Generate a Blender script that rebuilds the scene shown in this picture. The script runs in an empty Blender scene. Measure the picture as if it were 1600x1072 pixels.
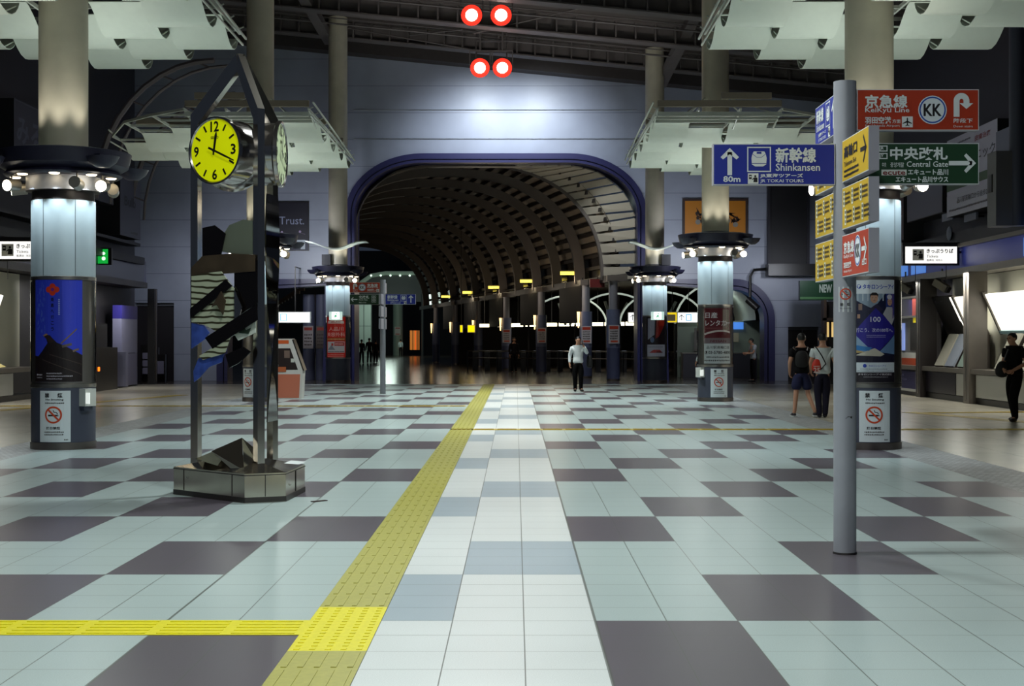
import bpy, bmesh, math, random
from mathutils import Vector, Matrix
from mathutils.geometry import tessellate_polygon
random.seed(7)
PI = math.pi
S = bpy.context.scene
C = S.collection
# ---------------------------------------------------------------- camera, world, exposure, large lights
F = 2258.0            # focal length in pixels of the 1600 px wide frame
EYE = 1.572           # eye height in metres
cd = bpy.data.cameras.new('camera'); cam = bpy.data.objects.new('camera', cd); C.objects.link(cam)
cam.location = (0, 0, EYE); cam.rotation_euler = (PI/2, 0, 0)
cd.sensor_width = 36; cd.lens = F/1600*36; cd.shift_x = -6/1600; cd.shift_y = -4/1600
cd.clip_start = .1; cd.clip_end = 400
S.camera = cam
S.view_settings.view_transform = 'Standard'; S.view_settings.look = 'None'
S.view_settings.exposure = 0.0; S.view_settings.gamma = 1; S.view_settings.use_curve_mapping = False
w = bpy.data.worlds.new('night'); S.world = w; w.use_nodes = True
w.node_tree.nodes['Background'].inputs[0].default_value = (.32, .42, .62, 1)
w.node_tree.nodes['Background'].inputs[1].default_value = .06
S.cycles.max_bounces = 6; S.cycles.diffuse_bounces = 3; S.cycles.glossy_bounces = 4
S.cycles.transparent_max_bounces = 8; S.cycles.caustics_reflective = False; S.cycles.caustics_refractive = False
S.cycles.sample_clamp_indirect = 3.0; S.cycles.use_denoising = True

def lamp(kind, loc, power, col=(1, 1, 1), target=None, size=.1, angle=120, blend=.6, name='lamp'):
    l = bpy.data.lights.new(name, kind); l.energy = power; l.color = col
    if kind == 'SPOT':
        l.spot_size = math.radians(angle); l.spot_blend = blend; l.shadow_soft_size = size
    elif kind == 'AREA':
        l.shape = 'DISK'; l.size = size; l.spread = math.radians(angle)
    else:
        l.shadow_soft_size = size
    o = bpy.data.objects.new(name, l); C.objects.link(o); o.location = loc
    if target is not None:
        o.rotation_euler = (Vector(target)-Vector(loc)).to_track_quat('-Z', 'Y').to_euler()
    return o
COOL = (.93, 1.0, .97)
# fill lights added down the middle to brighten the floor, no fixtures built
for yy in (-3, 4, 10.5, 16.5):
    lamp('AREA', (-.7, yy, 6.7), 312, COOL, (-.7, yy, 0), size=.7, angle=160, name='added_floor_fill')
for yy in (26, 35, 43):
    lamp('AREA', (-.7, yy, 11.3), 430, COOL, (-.7, yy, 0), size=.7, angle=86, name='added_floor_fill')
for xx in (-1.3, .9): lamp('SPOT', (xx, 52.0, 11.3), 1050, (.84, .93, 1.0), (xx, 56, 8.0), size=.5, angle=108, blend=1, name='wall_flood_lamp')
for xx in (-8.3, 6.9): lamp('SPOT', (xx, 51.2, 4.5), 330, (.88, .92, 1), (xx, 56, 5.2), size=.2, angle=120, blend=1, name='added_wall_fill')  # unseen spots added to brighten the end wall beside the arch
for xx in (-6.6, 5.2): lamp('SPOT', (xx*.75, 45.5, 7.2), 330, (1, .95, .9), (xx*.3, 50.5, 12.4), size=.3, angle=84, blend=1, name='added_roof_fill')  # added spots above the canopies that brighten the roof; fixtures are invented
for yy in (31.5, 36, 41): lamp('AREA', (11.0, yy, 3.24), 70, (1, .97, .86), (11.2, yy, 0), size=.5, angle=170, name='soffit_lamp')
for yy in (35, 41, 47.5): lamp('AREA', (-12.6, yy, 3.38), 60, (1, .97, .9), (-12.6, yy, 0), size=.5, angle=170, name='soffit_lamp')
for xx in (-12.3, 10.4): lamp('SPOT', (xx, 51.5, 4.4), 190, (.85, .9, 1), (xx, 56, 1.6), size=.2, angle=140, blend=1, name='added_corner_fill')  # made-up spots, added to brighten the outer ends of the end wall
for yy, e in ((60, 62), (68, 46), (77, 36), (89, 30), (101, 30)): lamp('POINT', (3.82-.205*(yy-56.3)-1.6, yy, 3.7), e, (1, .86, .68), size=.4, name='added_passage_fill')  # added points floating in the vault to light its ribs

# ---------------------------------------------------------------- helpers
def at(x, y, Y):
    """world point at distance Y on the line of sight through photo pixel (x, y)"""
    return Vector(((x-806)*Y/F, Y, EYE-(y-532)*Y/F))
def lin(c):
    c = c/255.0
    return c/12.92 if c <= .04045 else ((c+.055)/1.055)**2.4
_m = {}
def M(name, rgb, rough=.5, metal=0., emit=0., coat=0., spec=.5, noise=0., nscale=6., bump=0.):
    if name in _m: return _m[name]
    m = bpy.data.materials.new(name); m.use_nodes = True
    nt = m.node_tree; b = nt.nodes['Principled BSDF']
    col = tuple(lin(c) for c in rgb)+(1,)
    b.inputs['Base Color'].default_value = col
    b.inputs['Roughness'].default_value = rough; b.inputs['Metallic'].default_value = metal
    b.inputs['Specular IOR Level'].default_value = spec; b.inputs['Coat Weight'].default_value = coat
    b.inputs['Coat Roughness'].default_value = .08
    if emit:
        b.inputs['Emission Color'].default_value = col; b.inputs['Emission Strength'].default_value = emit
    if noise or bump:
        tc = nt.nodes.new('ShaderNodeTexCoord'); n = nt.nodes.new('ShaderNodeTexNoise')
        n.inputs['Scale'].default_value = nscale; n.inputs['Detail'].default_value = 6
        nt.links.new(tc.outputs['Object'], n.inputs['Vector'])
        if noise:
            r = nt.nodes.new('ShaderNodeMapRange'); r.inputs[1].default_value = .25; r.inputs[2].default_value = .75
            r.inputs[3].default_value = 1-noise; r.inputs[4].default_value = 1+noise
            nt.links.new(n.outputs['Fac'], r.inputs[0])
            x = nt.nodes.new('ShaderNodeVectorMath'); x.operation = 'SCALE'; x.inputs[0].default_value = col[:3]
            nt.links.new(r.outputs[0], x.inputs['Scale']); nt.links.new(x.outputs[0], b.inputs['Base Color'])
        if bump:
            u = nt.nodes.new('ShaderNodeBump'); u.inputs['Strength'].default_value = bump; u.inputs['Distance'].default_value = .01
            nt.links.new(n.outputs['Fac'], u.inputs['Height']); nt.links.new(u.outputs[0], b.inputs['Normal'])
    _m[name] = m; return m
def ink(rgb, emit=0.):
    return M('ink_%02x%02x%02x_%g' % (tuple(rgb)+(emit,)), rgb, .45, emit=emit)
def frame(d):
    d = Vector(d).normalized(); up = Vector((0, 0, 1)) if abs(d.z) < .95 else Vector((1, 0, 0))
    a = d.cross(up).normalized(); return a, a.cross(d).normalized(), d
class MB:
    def __init__(s): s.v = []; s.f = []; s.mi = []; s.sm = []
    def add(s, vs, fs, mi=0, smooth=False):
        o = len(s.v); s.v += [tuple(v) for v in vs]
        for f in fs: s.f.append([i+o for i in f]); s.mi.append(mi); s.sm.append(smooth)
        return s
    def box(s, c, d, mi=0, rz=0., R=None):
        hx, hy, hz = d[0]/2, d[1]/2, d[2]/2; R = R or Matrix.Rotation(rz, 3, 'Z')
        vs = [R @ Vector((x, y, z))+Vector(c) for x in (-hx, hx) for y in (-hy, hy) for z in (-hz, hz)]
        return s.add(vs, [(0, 1, 3, 2), (4, 6, 7, 5), (0, 4, 5, 1), (2, 3, 7, 6), (0, 2, 6, 4), (1, 5, 7, 3)], mi)
    def bb(s, x0, x1, y0, y1, z0, z1, mi=0):
        return s.box(((x0+x1)/2, (y0+y1)/2, (z0+z1)/2), (abs(x1-x0), abs(y1-y0), abs(z1-z0)), mi)
    def bar(s, a, b, wd, ht, mi=0):
        a, b = Vector(a), Vector(b); u, v, d = frame(b-a); L = (b-a).length
        return s.box((a+b)/2, (wd, L, ht), mi, R=Matrix((u, d, v)).transposed())
    def tube(s, pts, r, n=10, mi=0, caps=True):
        pts = [Vector(p) for p in pts]; rs = r if isinstance(r, (list, tuple)) else [r]*len(pts)
        vs = []; u = None
        for i, p in enumerate(pts):
            d = (pts[min(i+1, len(pts)-1)]-pts[max(i-1, 0)]).normalized()
            if u is None: u = frame(d)[0]
            u = (u-d*u.dot(d)).normalized(); v = d.cross(u)
            vs += [p+(u*math.cos(2*PI*k/n)+v*math.sin(2*PI*k/n))*rs[i] for k in range(n)]
        fs = [(i*n+k, i*n+(k+1) % n, (i+1)*n+(k+1) % n, (i+1)*n+k) for i in range(len(pts)-1) for k in range(n)]
        s.add(vs, fs, mi, True)
        if caps: s.add(vs[:n][::-1], [tuple(range(n))], mi); s.add(vs[-n:], [tuple(range(n))], mi)
        return s
    def lathe(s, prof, n=32, mi=0, c=(0, 0, 0), smooth=True, a0=0., a1=2*PI):
        full = abs(a1-a0-2*PI) < 1e-6; k = n if full else n+1
        vs = [(c[0]+r*math.cos(a0+(a1-a0)*j/n), c[1]+r*math.sin(a0+(a1-a0)*j/n), c[2]+z) for r, z in prof for j in range(k)]
        fs = [(i*k+j, i*k+(j+1) % k, (i+1)*k+(j+1) % k, (i+1)*k+j) for i in range(len(prof)-1) for j in range(n)]
        o = len(s.v); s.v += vs
        for f in fs:
            i = f[0]//k; dr = abs(prof[i+1][0]-prof[i][0]); dz = abs(prof[i+1][1]-prof[i][1])
            s.f.append([q+o for q in f]); s.mi.append(mi); s.sm.append(smooth)
        return s
    def ball(s, c, r, n=12, mi=0, m=8):
        r = r if isinstance(r, (tuple, list, Vector)) else (r, r, r)
        vs = [(c[0]+r[0]*math.sin(PI*i/m)*math.cos(2*PI*k/n), c[1]+r[1]*math.sin(PI*i/m)*math.sin(2*PI*k/n), c[2]+r[2]*math.cos(PI*i/m)) for i in range(m+1) for k in range(n)]
        fs = [(i*n+k, (i+1)*n+k, (i+1)*n+(k+1) % n, i*n+(k+1) % n) for i in range(m) for k in range(n)]
        return s.add(vs, fs, mi, True)
    def disc(s, c, nrm, r, n=20, mi=0):
        u, v, d = frame(nrm); c = Vector(c)
        return s.add([c+(u*math.cos(2*PI*k/n)+v*math.sin(2*PI*k/n))*r for k in range(n)], [tuple(range(n))], mi)
    def quad(s, a, b, c, d, mi=0): return s.add([a, b, c, d], [(0, 1, 2, 3)], mi)
    def prism(s, poly, z0, z1, mi=0):
        n = len(poly); tri = tessellate_polygon([[Vector((p[0], p[1], 0)) for p in poly]])
        vs = [(p[0], p[1], z0) for p in poly]+[(p[0], p[1], z1) for p in poly]
        return s.add(vs, [(i, (i+1) % n, n+(i+1) % n, n+i) for i in range(n)]+[tuple(t) for t in tri]+[tuple(n+i for i in t) for t in tri], mi)
def obj(name, mb, mats, parent=None, loc=None, fix=True):
    me = bpy.data.meshes.new(name); me.from_pydata(mb.v, [], mb.f); me.update()
    for m in (mats if isinstance(mats, (list, tuple)) else [mats]): me.materials.append(m)
    me.polygons.foreach_set('material_index', mb.mi); me.polygons.foreach_set('use_smooth', mb.sm)
    if fix:
        bm = bmesh.new(); bm.from_mesh(me); bmesh.ops.recalc_face_normals(bm, faces=bm.faces); bm.to_mesh(me); bm.free()
    if any(mb.sm): me.set_sharp_from_angle(angle=math.radians(40))
    o = bpy.data.objects.new(name, me); C.objects.link(o); o.parent = parent
    if loc is not None: o.location = loc
    return o
def tag(o, label, cat, group=None):
    o['label'] = label; o['category'] = cat
    if group: o['group'] = group
    return o
def thing(name, label, cat, loc=(0, 0, 0), rz=0., group=None):
    o = bpy.data.objects.new(name, None); C.objects.link(o); o.empty_display_size = .1
    o.location = loc; o.rotation_euler = (0, 0, rz); return tag(o, label, cat, group)
def struct(name, mb, mats, fix=True):
    o = obj(name, mb, mats, None, fix=fix); o['kind'] = 'structure'; return o
def copy_tree(o, parent=None):
    c = o.copy(); C.objects.link(c); c.parent = parent
    for ch in [x for x in bpy.data.objects if x.parent == o]: copy_tree(ch, c)
    return c
def lab(o, s): o['label'] = s; return o
# ---- lettering: glyph triangles from the built-in font
_t = {}
def glyphs(txt, bold=0.):
    k = (txt, bold)
    if k in _t: return _t[k]
    cu = bpy.data.curves.new('t', 'FONT'); cu.body = txt; cu.size = 1; cu.offset = bold; cu.resolution_u = 2
    o = bpy.data.objects.new('t', cu); C.objects.link(o)
    dg = bpy.context.evaluated_depsgraph_get(); ev = o.evaluated_get(dg); me = ev.to_mesh()
    vs = [(v.co.x, v.co.y) for v in me.vertices]; fs = [tuple(p.vertices) for p in me.polygons]
    ev.to_mesh_clear(); bpy.data.objects.remove(o); bpy.data.curves.remove(cu)
    if not vs: vs = [(0, 0)]
    x0 = min(v[0] for v in vs); x1 = max(v[0] for v in vs); y0 = min(v[1] for v in vs); y1 = max(v[1] for v in vs)
    _t[k] = ([(a-x0, b-y0) for a, b in vs], fs, max(x1-x0, 1e-4), max(y1-y0, 1e-4)); return _t[k]
def clip(poly, u0, u1):
    for lim, sg in ((u0, 1), (u1, -1)):
        out = []
        for i in range(len(poly)):
            a, b = poly[i], poly[(i+1) % len(poly)]; da, db = sg*(a[0]-lim), sg*(b[0]-lim)
            if da >= 0: out.append(a)
            if (da > 0 and db < 0) or (da < 0 and db > 0):
                t = da/(da-db); out.append((a[0]+t*(b[0]-a[0]), a[1]+t*(b[1]-a[1])))
        poly = out
        if len(poly) < 3: return []
    return poly
class Sheet:
    """flat or cylindrical drawing surface, u to the right, v up, in metres"""
    def __init__(s, o=None, U=None, V=None, cyl=None, eps=.0012):
        s.glow = 0.; s.cyl = cyl; s.eps = eps; s.mb = MB(); s.mats = []
        if cyl is None: s.o, s.U, s.V = Vector(o), Vector(U).normalized(), Vector(V).normalized(); s.N = s.U.cross(s.V)
    def p(s, u, v, k):
        if s.cyl is None: return s.o+s.U*u+s.V*v+s.N*(k*s.eps)
        r, a0, z0 = s.cyl; a = a0+u/r; rr = r+k*s.eps      # a0: direction of u = 0 seen from outside
        return Vector((rr*math.cos(a), rr*math.sin(a), z0+v))
    def raw(s, poly, rgb, k, emit=0.):
        m = ink(rgb, emit or s.glow)
        if m not in s.mats: s.mats.append(m)
        mi = s.mats.index(m)
        if s.cyl is None: pieces = [poly]
        else:
            a = min(q[0] for q in poly); b = max(q[0] for q in poly); n = max(1, int((b-a)/.05)+1)
            pieces = [clip(poly, a+(b-a)*i/n, a+(b-a)*(i+1)/n) for i in range(n)] if n > 1 else [poly]
        for q in pieces:
            if len(q) >= 3: s.mb.add([s.p(u, v, k) for u, v in q], [tuple(range(len(q)))], mi)
    def poly(s, pts, rgb, k=1, emit=0.):
        pts = [(p[0], p[1]) for p in pts]
        for t in tessellate_polygon([[Vector((p[0], p[1], 0)) for p in pts]]): s.raw([pts[i] for i in t], rgb, k, emit)
    def rect(s, u0, v0, u1, v1, rgb, k=1, emit=0.): s.raw([(u0, v0), (u1, v0), (u1, v1), (u0, v1)], rgb, k, emit)
    def outline(s, u0, v0, u1, v1, t, rgb, k=1, emit=0.):
        s.rect(u0, v0, u1, v0+t, rgb, k, emit); s.rect(u0, v1-t, u1, v1, rgb, k, emit)
        s.rect(u0, v0+t, u0+t, v1-t, rgb, k, emit); s.rect(u1-t, v0+t, u1, v1-t, rgb, k, emit)
    def disc(s, u, v, r, rgb, k=1, emit=0., ry=None, n=28):
        ry = ry or r; s.raw([(u+r*math.cos(2*PI*i/n), v+ry*math.sin(2*PI*i/n)) for i in range(n)], rgb, k, emit)
    def ring(s, u, v, r, t, rgb, k=1, emit=0., a0=0., a1=2*PI, n=32):
        for i in range(n):
            a, b = a0+(a1-a0)*i/n, a0+(a1-a0)*(i+1)/n
            s.raw([(u+r*math.cos(a), v+r*math.sin(a)), (u+r*math.cos(b), v+r*math.sin(b)), (u+(r-t)*math.cos(b), v+(r-t)*math.sin(b)), (u+(r-t)*math.cos(a), v+(r-t)*math.sin(a))], rgb, k, emit)
    def line(s, a, b, t, rgb, k=1, emit=0.):
        d = Vector((b[0]-a[0], b[1]-a[1])); d.normalize(); n = Vector((-d.y, d.x))*t/2
        s.raw([(a[0]-n.x, a[1]-n.y), (b[0]-n.x, b[1]-n.y), (b[0]+n.x, b[1]+n.y), (a[0]+n.x, a[1]+n.y)], rgb, k, emit)
    def text(s, txt, u, v, h, rgb, w=None, k=2, bold=.012, emit=0., al='l', rot=0.):
        fat = .022*h if bold >= .02 else 0; bold = min(bold, .012)
        vs, fs, gw, gh = glyphs(txt, bold); sy = h/gh; sx = (w/gw) if w else sy
        off = 0 if al == 'l' else (-gw*sx/2 if al == 'c' else -gw*sx); c, sn = math.cos(rot), math.sin(rot)
        q = [(a*sx+off, b*sy) for a, b in vs]; q = [(u+a*c-b*sn, v+a*sn+b*c) for a, b in q]
        for e, (dx, dy) in enumerate(((-fat, 0), (fat, 0), (0, fat), (0, -fat)) if fat else ((0, 0),)):
            for f in fs: s.raw([(q[i][0]+dx, q[i][1]+dy) for i in f], rgb, k+.22*e, emit)
    def scribble(s, u, v, w, h, rgb, k=2, seed=1):
        """a line of print too small to read"""
        r = random.Random(seed); x = u
        while x < u+w:
            c = h*r.uniform(.5, 1.0); s.rect(x, v+h*r.uniform(0, .15), min(x+c, u+w), v+h*r.uniform(.75, 1), rgb, k); x += c+h*.28
    def build(s, name, parent=None): return obj(name, s.mb, s.mats, parent, fix=False)
def nosmoke(s, u, v, r, k=2):
    s.ring(u, v, r, r*.2, (190, 62, 22), k+2)
    s.rect(u-r*.62, v-r*.16, u+r*.45, v+.02*r, (25, 25, 25), k)
    s.rect(u+r*.48, v-r*.16, u+r*.58, v+.02*r, (25, 25, 25), k)
    s.line((u+r*.5, v+r*.1), (u+r*.35, v+r*.3), r*.09, (40, 40, 40), k); s.line((u+r*.35, v+r*.3), (u+r*.1, v+r*.3), r*.09, (40, 40, 40), k)
    s.line((u+r*.1, v+r*.3), (u-r*.02, v+r*.55), r*.09, (40, 40, 40), k)
    c = r*.86*math.sqrt(.5); s.line((u-c, v+c), (u+c, v-c), r*.2, (190, 62, 22), k+1)
def arrow(s, u, v, L, t, ang, rgb, k=2, hd=.42):
    """arrow of length L whose tip is at (u, v), pointing along ang"""
    d = Vector((math.cos(ang), math.sin(ang))); n = Vector((-d.y, d.x)); tip = Vector((u, v))
    q = lambda a, b: tuple(tip-d*a+n*b)
    h = L*hd
    s.raw([q(t*.9, t/2), q(t*.9, -t/2), q(L, -t/2), q(L, t/2)], rgb, k)
    s.raw([q(0, 0), q(t*1.35, 0), q(h+t*.5, h-t*.55), q(h, h)], rgb, k)
    s.raw([q(0, 0), q(h, -h), q(h+t*.5, -h+t*.55), q(t*1.35, 0)], rgb, k)
# ---------------------------------------------------------------- floor
class NT:
    def __init__(s, name):
        s.m = bpy.data.materials.new(name); s.m.use_nodes = True; s.nt = s.m.node_tree; s.b = s.nt.nodes['Principled BSDF']
        tc = s.nt.nodes.new('ShaderNodeTexCoord'); s.co = tc.outputs['Object']
        x = s.nt.nodes.new('ShaderNodeSeparateXYZ'); s.nt.links.new(s.co, x.inputs[0]); s.X, s.Y, s.Z = x.outputs
    def set(s, i, v):
        if hasattr(v, 'is_linked') or hasattr(v, 'links'): s.nt.links.new(v, i)
        else: i.default_value = v
    def op(s, o, a, b=0., c=0.):
        n = s.nt.nodes.new('ShaderNodeMath'); n.operation = o
        for i, v in zip(n.inputs, (a, b, c)): s.set(i, v)
        return n.outputs[0]
    def gate(s, v, lo, hi): return s.op('MULTIPLY', s.op('GREATER_THAN', v, lo), s.op('LESS_THAN', v, hi))
    def mix(s, f, a, b):
        n = s.nt.nodes.new('ShaderNodeMix'); n.data_type = 'RGBA'; s.set(n.inputs[0], f)
        for i, v in ((6, a), (7, b)): s.set(n.inputs[i], v if not isinstance(v, tuple) else tuple(lin(c) for c in v)+(1,))
        return n.outputs[2]
    def noise(s, sc, lo, hi, det=4, vec=None):
        n = s.nt.nodes.new('ShaderNodeTexNoise'); n.inputs['Scale'].default_value = sc; n.inputs['Detail'].default_value = det
        s.nt.links.new(vec or s.co, n.inputs['Vector'])
        r = s.nt.nodes.new('ShaderNodeMapRange'); r.inputs[1].default_value = .3; r.inputs[2].default_value = .7
        r.inputs[3].default_value = lo; r.inputs[4].default_value = hi; s.nt.links.new(n.outputs['Fac'], r.inputs[0]); return r.outputs[0]
    def scale(s, col, f):
        n = s.nt.nodes.new('ShaderNodeVectorMath'); n.operation = 'SCALE'; s.set(n.inputs[0], col); s.set(n.inputs['Scale'], f); return n.outputs[0]
    def joint(s, v, period, off, wd):
        """1 on a grout line"""
        u = s.op('FLOORED_MODULO', s.op('ADD', s.op('SUBTRACT', v, off), period/2), period)
        return s.op('LESS_THAN', s.op('ABSOLUTE', s.op('SUBTRACT', u, period/2)), wd/2)
    def done(s, col, rough=.5, spec=.5):
        s.set(s.b.inputs['Base Color'], col); s.set(s.b.inputs['Roughness'], rough); s.b.inputs['Specular IOR Level'].default_value = spec; return s.m
def tile_material():
    t = NT('checkered_tile')
    i = t.op('FLOOR', t.op('DIVIDE', t.op('SUBTRACT', t.X, .445), .8))
    r = t.op('FLOOR', t.op('DIVIDE', t.op('SUBTRACT', t.Y, 6.505), 1.6))
    dark = t.op('LESS_THAN', t.op('FLOORED_MODULO', t.op('SUBTRACT', i, r), 3.0), .5)
    cor = t.gate(t.X, -1.155, .445)
    light = t.mix(cor, (164, 179, 178), (208, 213, 212)); drk = t.mix(cor, (84, 78, 86), (158, 172, 180))
    col = t.mix(dark, light, drk)
    col = t.scale(col, t.noise(160, .90, 1.10, 2)); col = t.scale(col, t.noise(.6, .95, 1.05, 6))
    j = t.op('MAXIMUM', t.joint(t.X, .4, .045, .0065), t.joint(t.Y, .4, 8.105, .006))
    for x in (-1.955, .445): j = t.op('MAXIMUM', j, t.op('LESS_THAN', t.op('ABSOLUTE', t.op('SUBTRACT', t.X, x)), .008))
    col = t.mix(t.op('MULTIPLY', j, .8), col, (70, 74, 66))
    return t.done(col, .31, .55)
def mosaic_material():
    t = NT('stone_mosaic')
    n = t.nt.nodes.new('ShaderNodeTexBrick'); n.offset = .5
    n.inputs['Scale'].default_value = 1; n.inputs['Brick Width'].default_value = .09; n.inputs['Row Height'].default_value = .09
    n.inputs['Mortar Size'].default_value = .006
    for k, c in (('Color1', (140, 142, 142)), ('Color2', (172, 176, 176)), ('Mortar', (105, 105, 105))): n.inputs[k].default_value = tuple(lin(q) for q in c)+(1,)
    t.nt.links.new(t.co, n.inputs['Vector'])
    return t.done(t.scale(n.outputs['Color'], t.noise(30, .85, 1.15)), .4)
def polished_material(name, rgb, rough, sp):
    t = NT(name); col = t.scale(t.mix(0., rgb, rgb), t.noise(1.2, .93, 1.07, 6)); col = t.scale(col, t.noise(120, .94, 1.06, 2))
    j = t.op('MAXIMUM', t.joint(t.X, .8, 6.045, .005), t.joint(t.Y, .8, .105, .005))
    return t.done(t.mix(t.op('MULTIPLY', j, .5), col, (60, 60, 55)), rough, sp)
fl = MB(); EDGE = 52.1
for x0, x1, m in ((-18, -7.555, 2), (-7.555, -6.755, 1), (-6.755, 5.245, 0), (5.245, 6.045, 1), (6.045, 16, 2)):
    fl.quad((x0, -6, 0), (x1, -6, 0), (x1, EDGE, 0), (x0, EDGE, 0), m)
fl.quad((-45, EDGE, 0), (24, EDGE, 0), (24, 170, 0), (-45, 170, 0), 3)
struct('floor', fl, [tile_material(), mosaic_material(), polished_material('cream_stone', (176, 172, 158), .22, .5),
                     polished_material('brown_granite', (70, 63, 56), .16, .5)], fix=False)

# tactile paving: raised bars and studs are real relief
def tactile(name, label, x0, x1, y0, y1, along, mat_, kind='bars', skip=()):
    b = MB(); b.bb(x0, x1, y0, y1, .0005, .003)
    nx, ny = max(1, round((x1-x0)/.4)), max(1, round((y1-y0)/.4))
    for a in range(nx):
        for c in range(ny):
            cx, cy = x0+.4*a, y0+.4*c
            if kind == 'studs':
                for p in range(5):
                    for q in range(5):
                        b.box((cx+.04+.08*p, cy+.04+.08*q, .0045), (.03, .03, .004))
            else:
                for p in range(5):
                    if along == 'y': b.box((cx+.04+.08*p, cy+.2, .0045), (.028, .34, .0045))
                    else: b.box((cx+.2, cy+.04+.08*p, .0045), (.34, .028, .0045))
    return tag(obj(name, b, mat_), label, 'tactile paving')
TAC = M('faded_yellow_tile', (160, 156, 74), .42, noise=.10, nscale=25); TACY = M('bright_yellow_tile', (214, 204, 8), .42, noise=.08, nscale=25)
TACF = M('dull_yellow_tile', (172, 150, 40), .4, noise=.08, nscale=25)
tactile('tactile_strip', 'faded yellow ribbed tactile strip running up the floor from beside the bright yellow crossing pad', -1.155, -.755, 8.505, 25.3, 'y', TAC)
tactile('tactile_strip', 'short faded yellow tactile strip nearest the camera, in front of the bright yellow pad', -1.155, -.755, 4.9, 7.305, 'y', TAC)
tactile('tactile_strip', 'far end of the faded yellow tactile strip, running up to the dark tunnel floor', -1.155, -.755, 25.7, EDGE-.1, 'y', TAC)
tactile('tactile_pad', 'bright yellow crossing pad where the side strip meets the long tactile strip', -1.155, -.755, 7.305, 8.505, 'y', TACY, 'studs')
tactile('tactile_strip', 'bright yellow ribbed tactile strip leaving the crossing pad to the left edge of the photo', -4.755, -1.155, 7.705, 8.105, 'x', TACY)
tactile('tactile_strip', 'thin yellow cross line running right over the tiles past the near right pillar', -1.155, 11.245, 25.3, 25.7, 'x', TACF)
tactile('tactile_strip', 'thin yellow cross line running left behind the clock tower to the left wall', -13.2, -1.2, 34.4, 34.8, 'x', TACF)
tactile('tactile_pad', 'pale studded pad where the thin cross line meets the far part of the tactile strip', -1.155, -.755, 25.3, 25.7, 'y', M('pale_yellow_tile', (206, 200, 140), .4), 'studs')
# diagonal branch in front of the ticket machines
def strip(name, label, pts, wd, mat_):
    b = MB()
    for p, q in zip(pts, pts[1:]):
        d = Vector((q[0]-p[0], q[1]-p[1], 0)); L = d.length; d.normalize(); n = Vector((-d.y, d.x, 0))
        b.bar((p[0], p[1], .0035), (q[0], q[1], .0035), wd, .003)
        for k in range(-2, 3): b.bar((p[0]+n.x*k*.08, p[1]+n.y*k*.08, .006), (q[0]+n.x*k*.08, q[1]+n.y*k*.08, .006), .026, .004)
    return tag(obj(name, b, mat_), label, 'tactile paving')
strip('tactile_strip', 'slanting yellow tactile strip on the floor in front of the ticket machines', [(8.6, 31.6), (11.2, 23.4)], .38, TACF)
strip('tactile_strip', 'short yellow tactile strip ending at the feet of the person in black clothes', [(8.9, 31.3), (11.4, 31.7)], .36, TACF)
strip('tactile_strip', 'slanting yellow tactile strip on the left side floor beyond the blue poster pillar', [(-11.6, 32.2), (-9.6, 41.6)], .38, TACF)

# ---------------------------------------------------------------- end wall with its arches
YW = 56.0
def arc(cx, cz, rx, rz, a0, a1, n=14): return [(cx+rx*math.cos(a0+(a1-a0)*i/n), cz+rz*math.sin(a0+(a1-a0)*i/n)) for i in range(n+1)]
def arch(x0, x1, top, rx, rz, left=True, right=True):
    p = [(x0, 0)]
    p += arc(x0+rx, top-rz, rx, rz, PI, PI/2) if left else [(x0, top)]
    p += arc(x1-rx, top-rz, rx, rz, PI/2, 0) if right else [(x1, top)]
    return p+[(x1, 0)]
ROOF = lambda x: 12.01-.098*x
MAIN = arch(-6.6, 5.06, 8.81, 3.0, 2.35); RGT = arch(5.5, 10.02, 3.95, 1.55, 1.6, left=False); LFT = arch(-11.57, -7.05, 3.95, 1.55, 1.6, right=False)
DOORR = [(10.55, 0), (10.55, 2.1), (11.75, 2.1), (11.75, 0)]; DOORL = [(-14.75, 0), (-14.75, 3.03), (-13.25, 3.03), (-13.25, 0)]
base = []
for o_ in (DOORL, LFT, MAIN, RGT, DOORR): base += o_
outl = [(-18, 0)]+base+[(16, 0), (16, ROOF(16)), (-18, ROOF(-18))]
def wall_material():
    t = NT('blue_grey_wall_panel'); j = t.joint(t.Z, 1.04, 0, .022)
    col = t.scale(t.mix(0., (154, 160, 178), (154, 160, 178)), t.noise(1.1, .93, 1.07, 6))
    return t.done(t.mix(t.op('MULTIPLY', j, .5), col, (40, 44, 60)), .38, .5)
wb = MB(); n = len(outl)
tri = tessellate_polygon([[Vector((p[0], p[1], 0)) for p in outl]])
wb.add([(p[0], YW, p[1]) for p in outl]+[(p[0], YW+.5, p[1]) for p in outl],
       [tuple(t) for t in tri]+[tuple(n+i for i in t) for t in tri]+[(i, (i+1) % n, n+(i+1) % n, n+i) for i in range(n)])
struct('wall_end', wb, wall_material())
b = MB()
for z in (10.5, 9.38): b.tube([(-6.3, YW-.02, z), (4.7, YW-.02, z)], .016, 8)
struct('trim_17', b, M('seam_bar', (170, 172, 180), .3, metal=1))
RIM = M('indigo_rim', (46, 46, 88), .35, noise=.06); RIMD = M('rim_groove', (20, 20, 40), .4)
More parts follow.
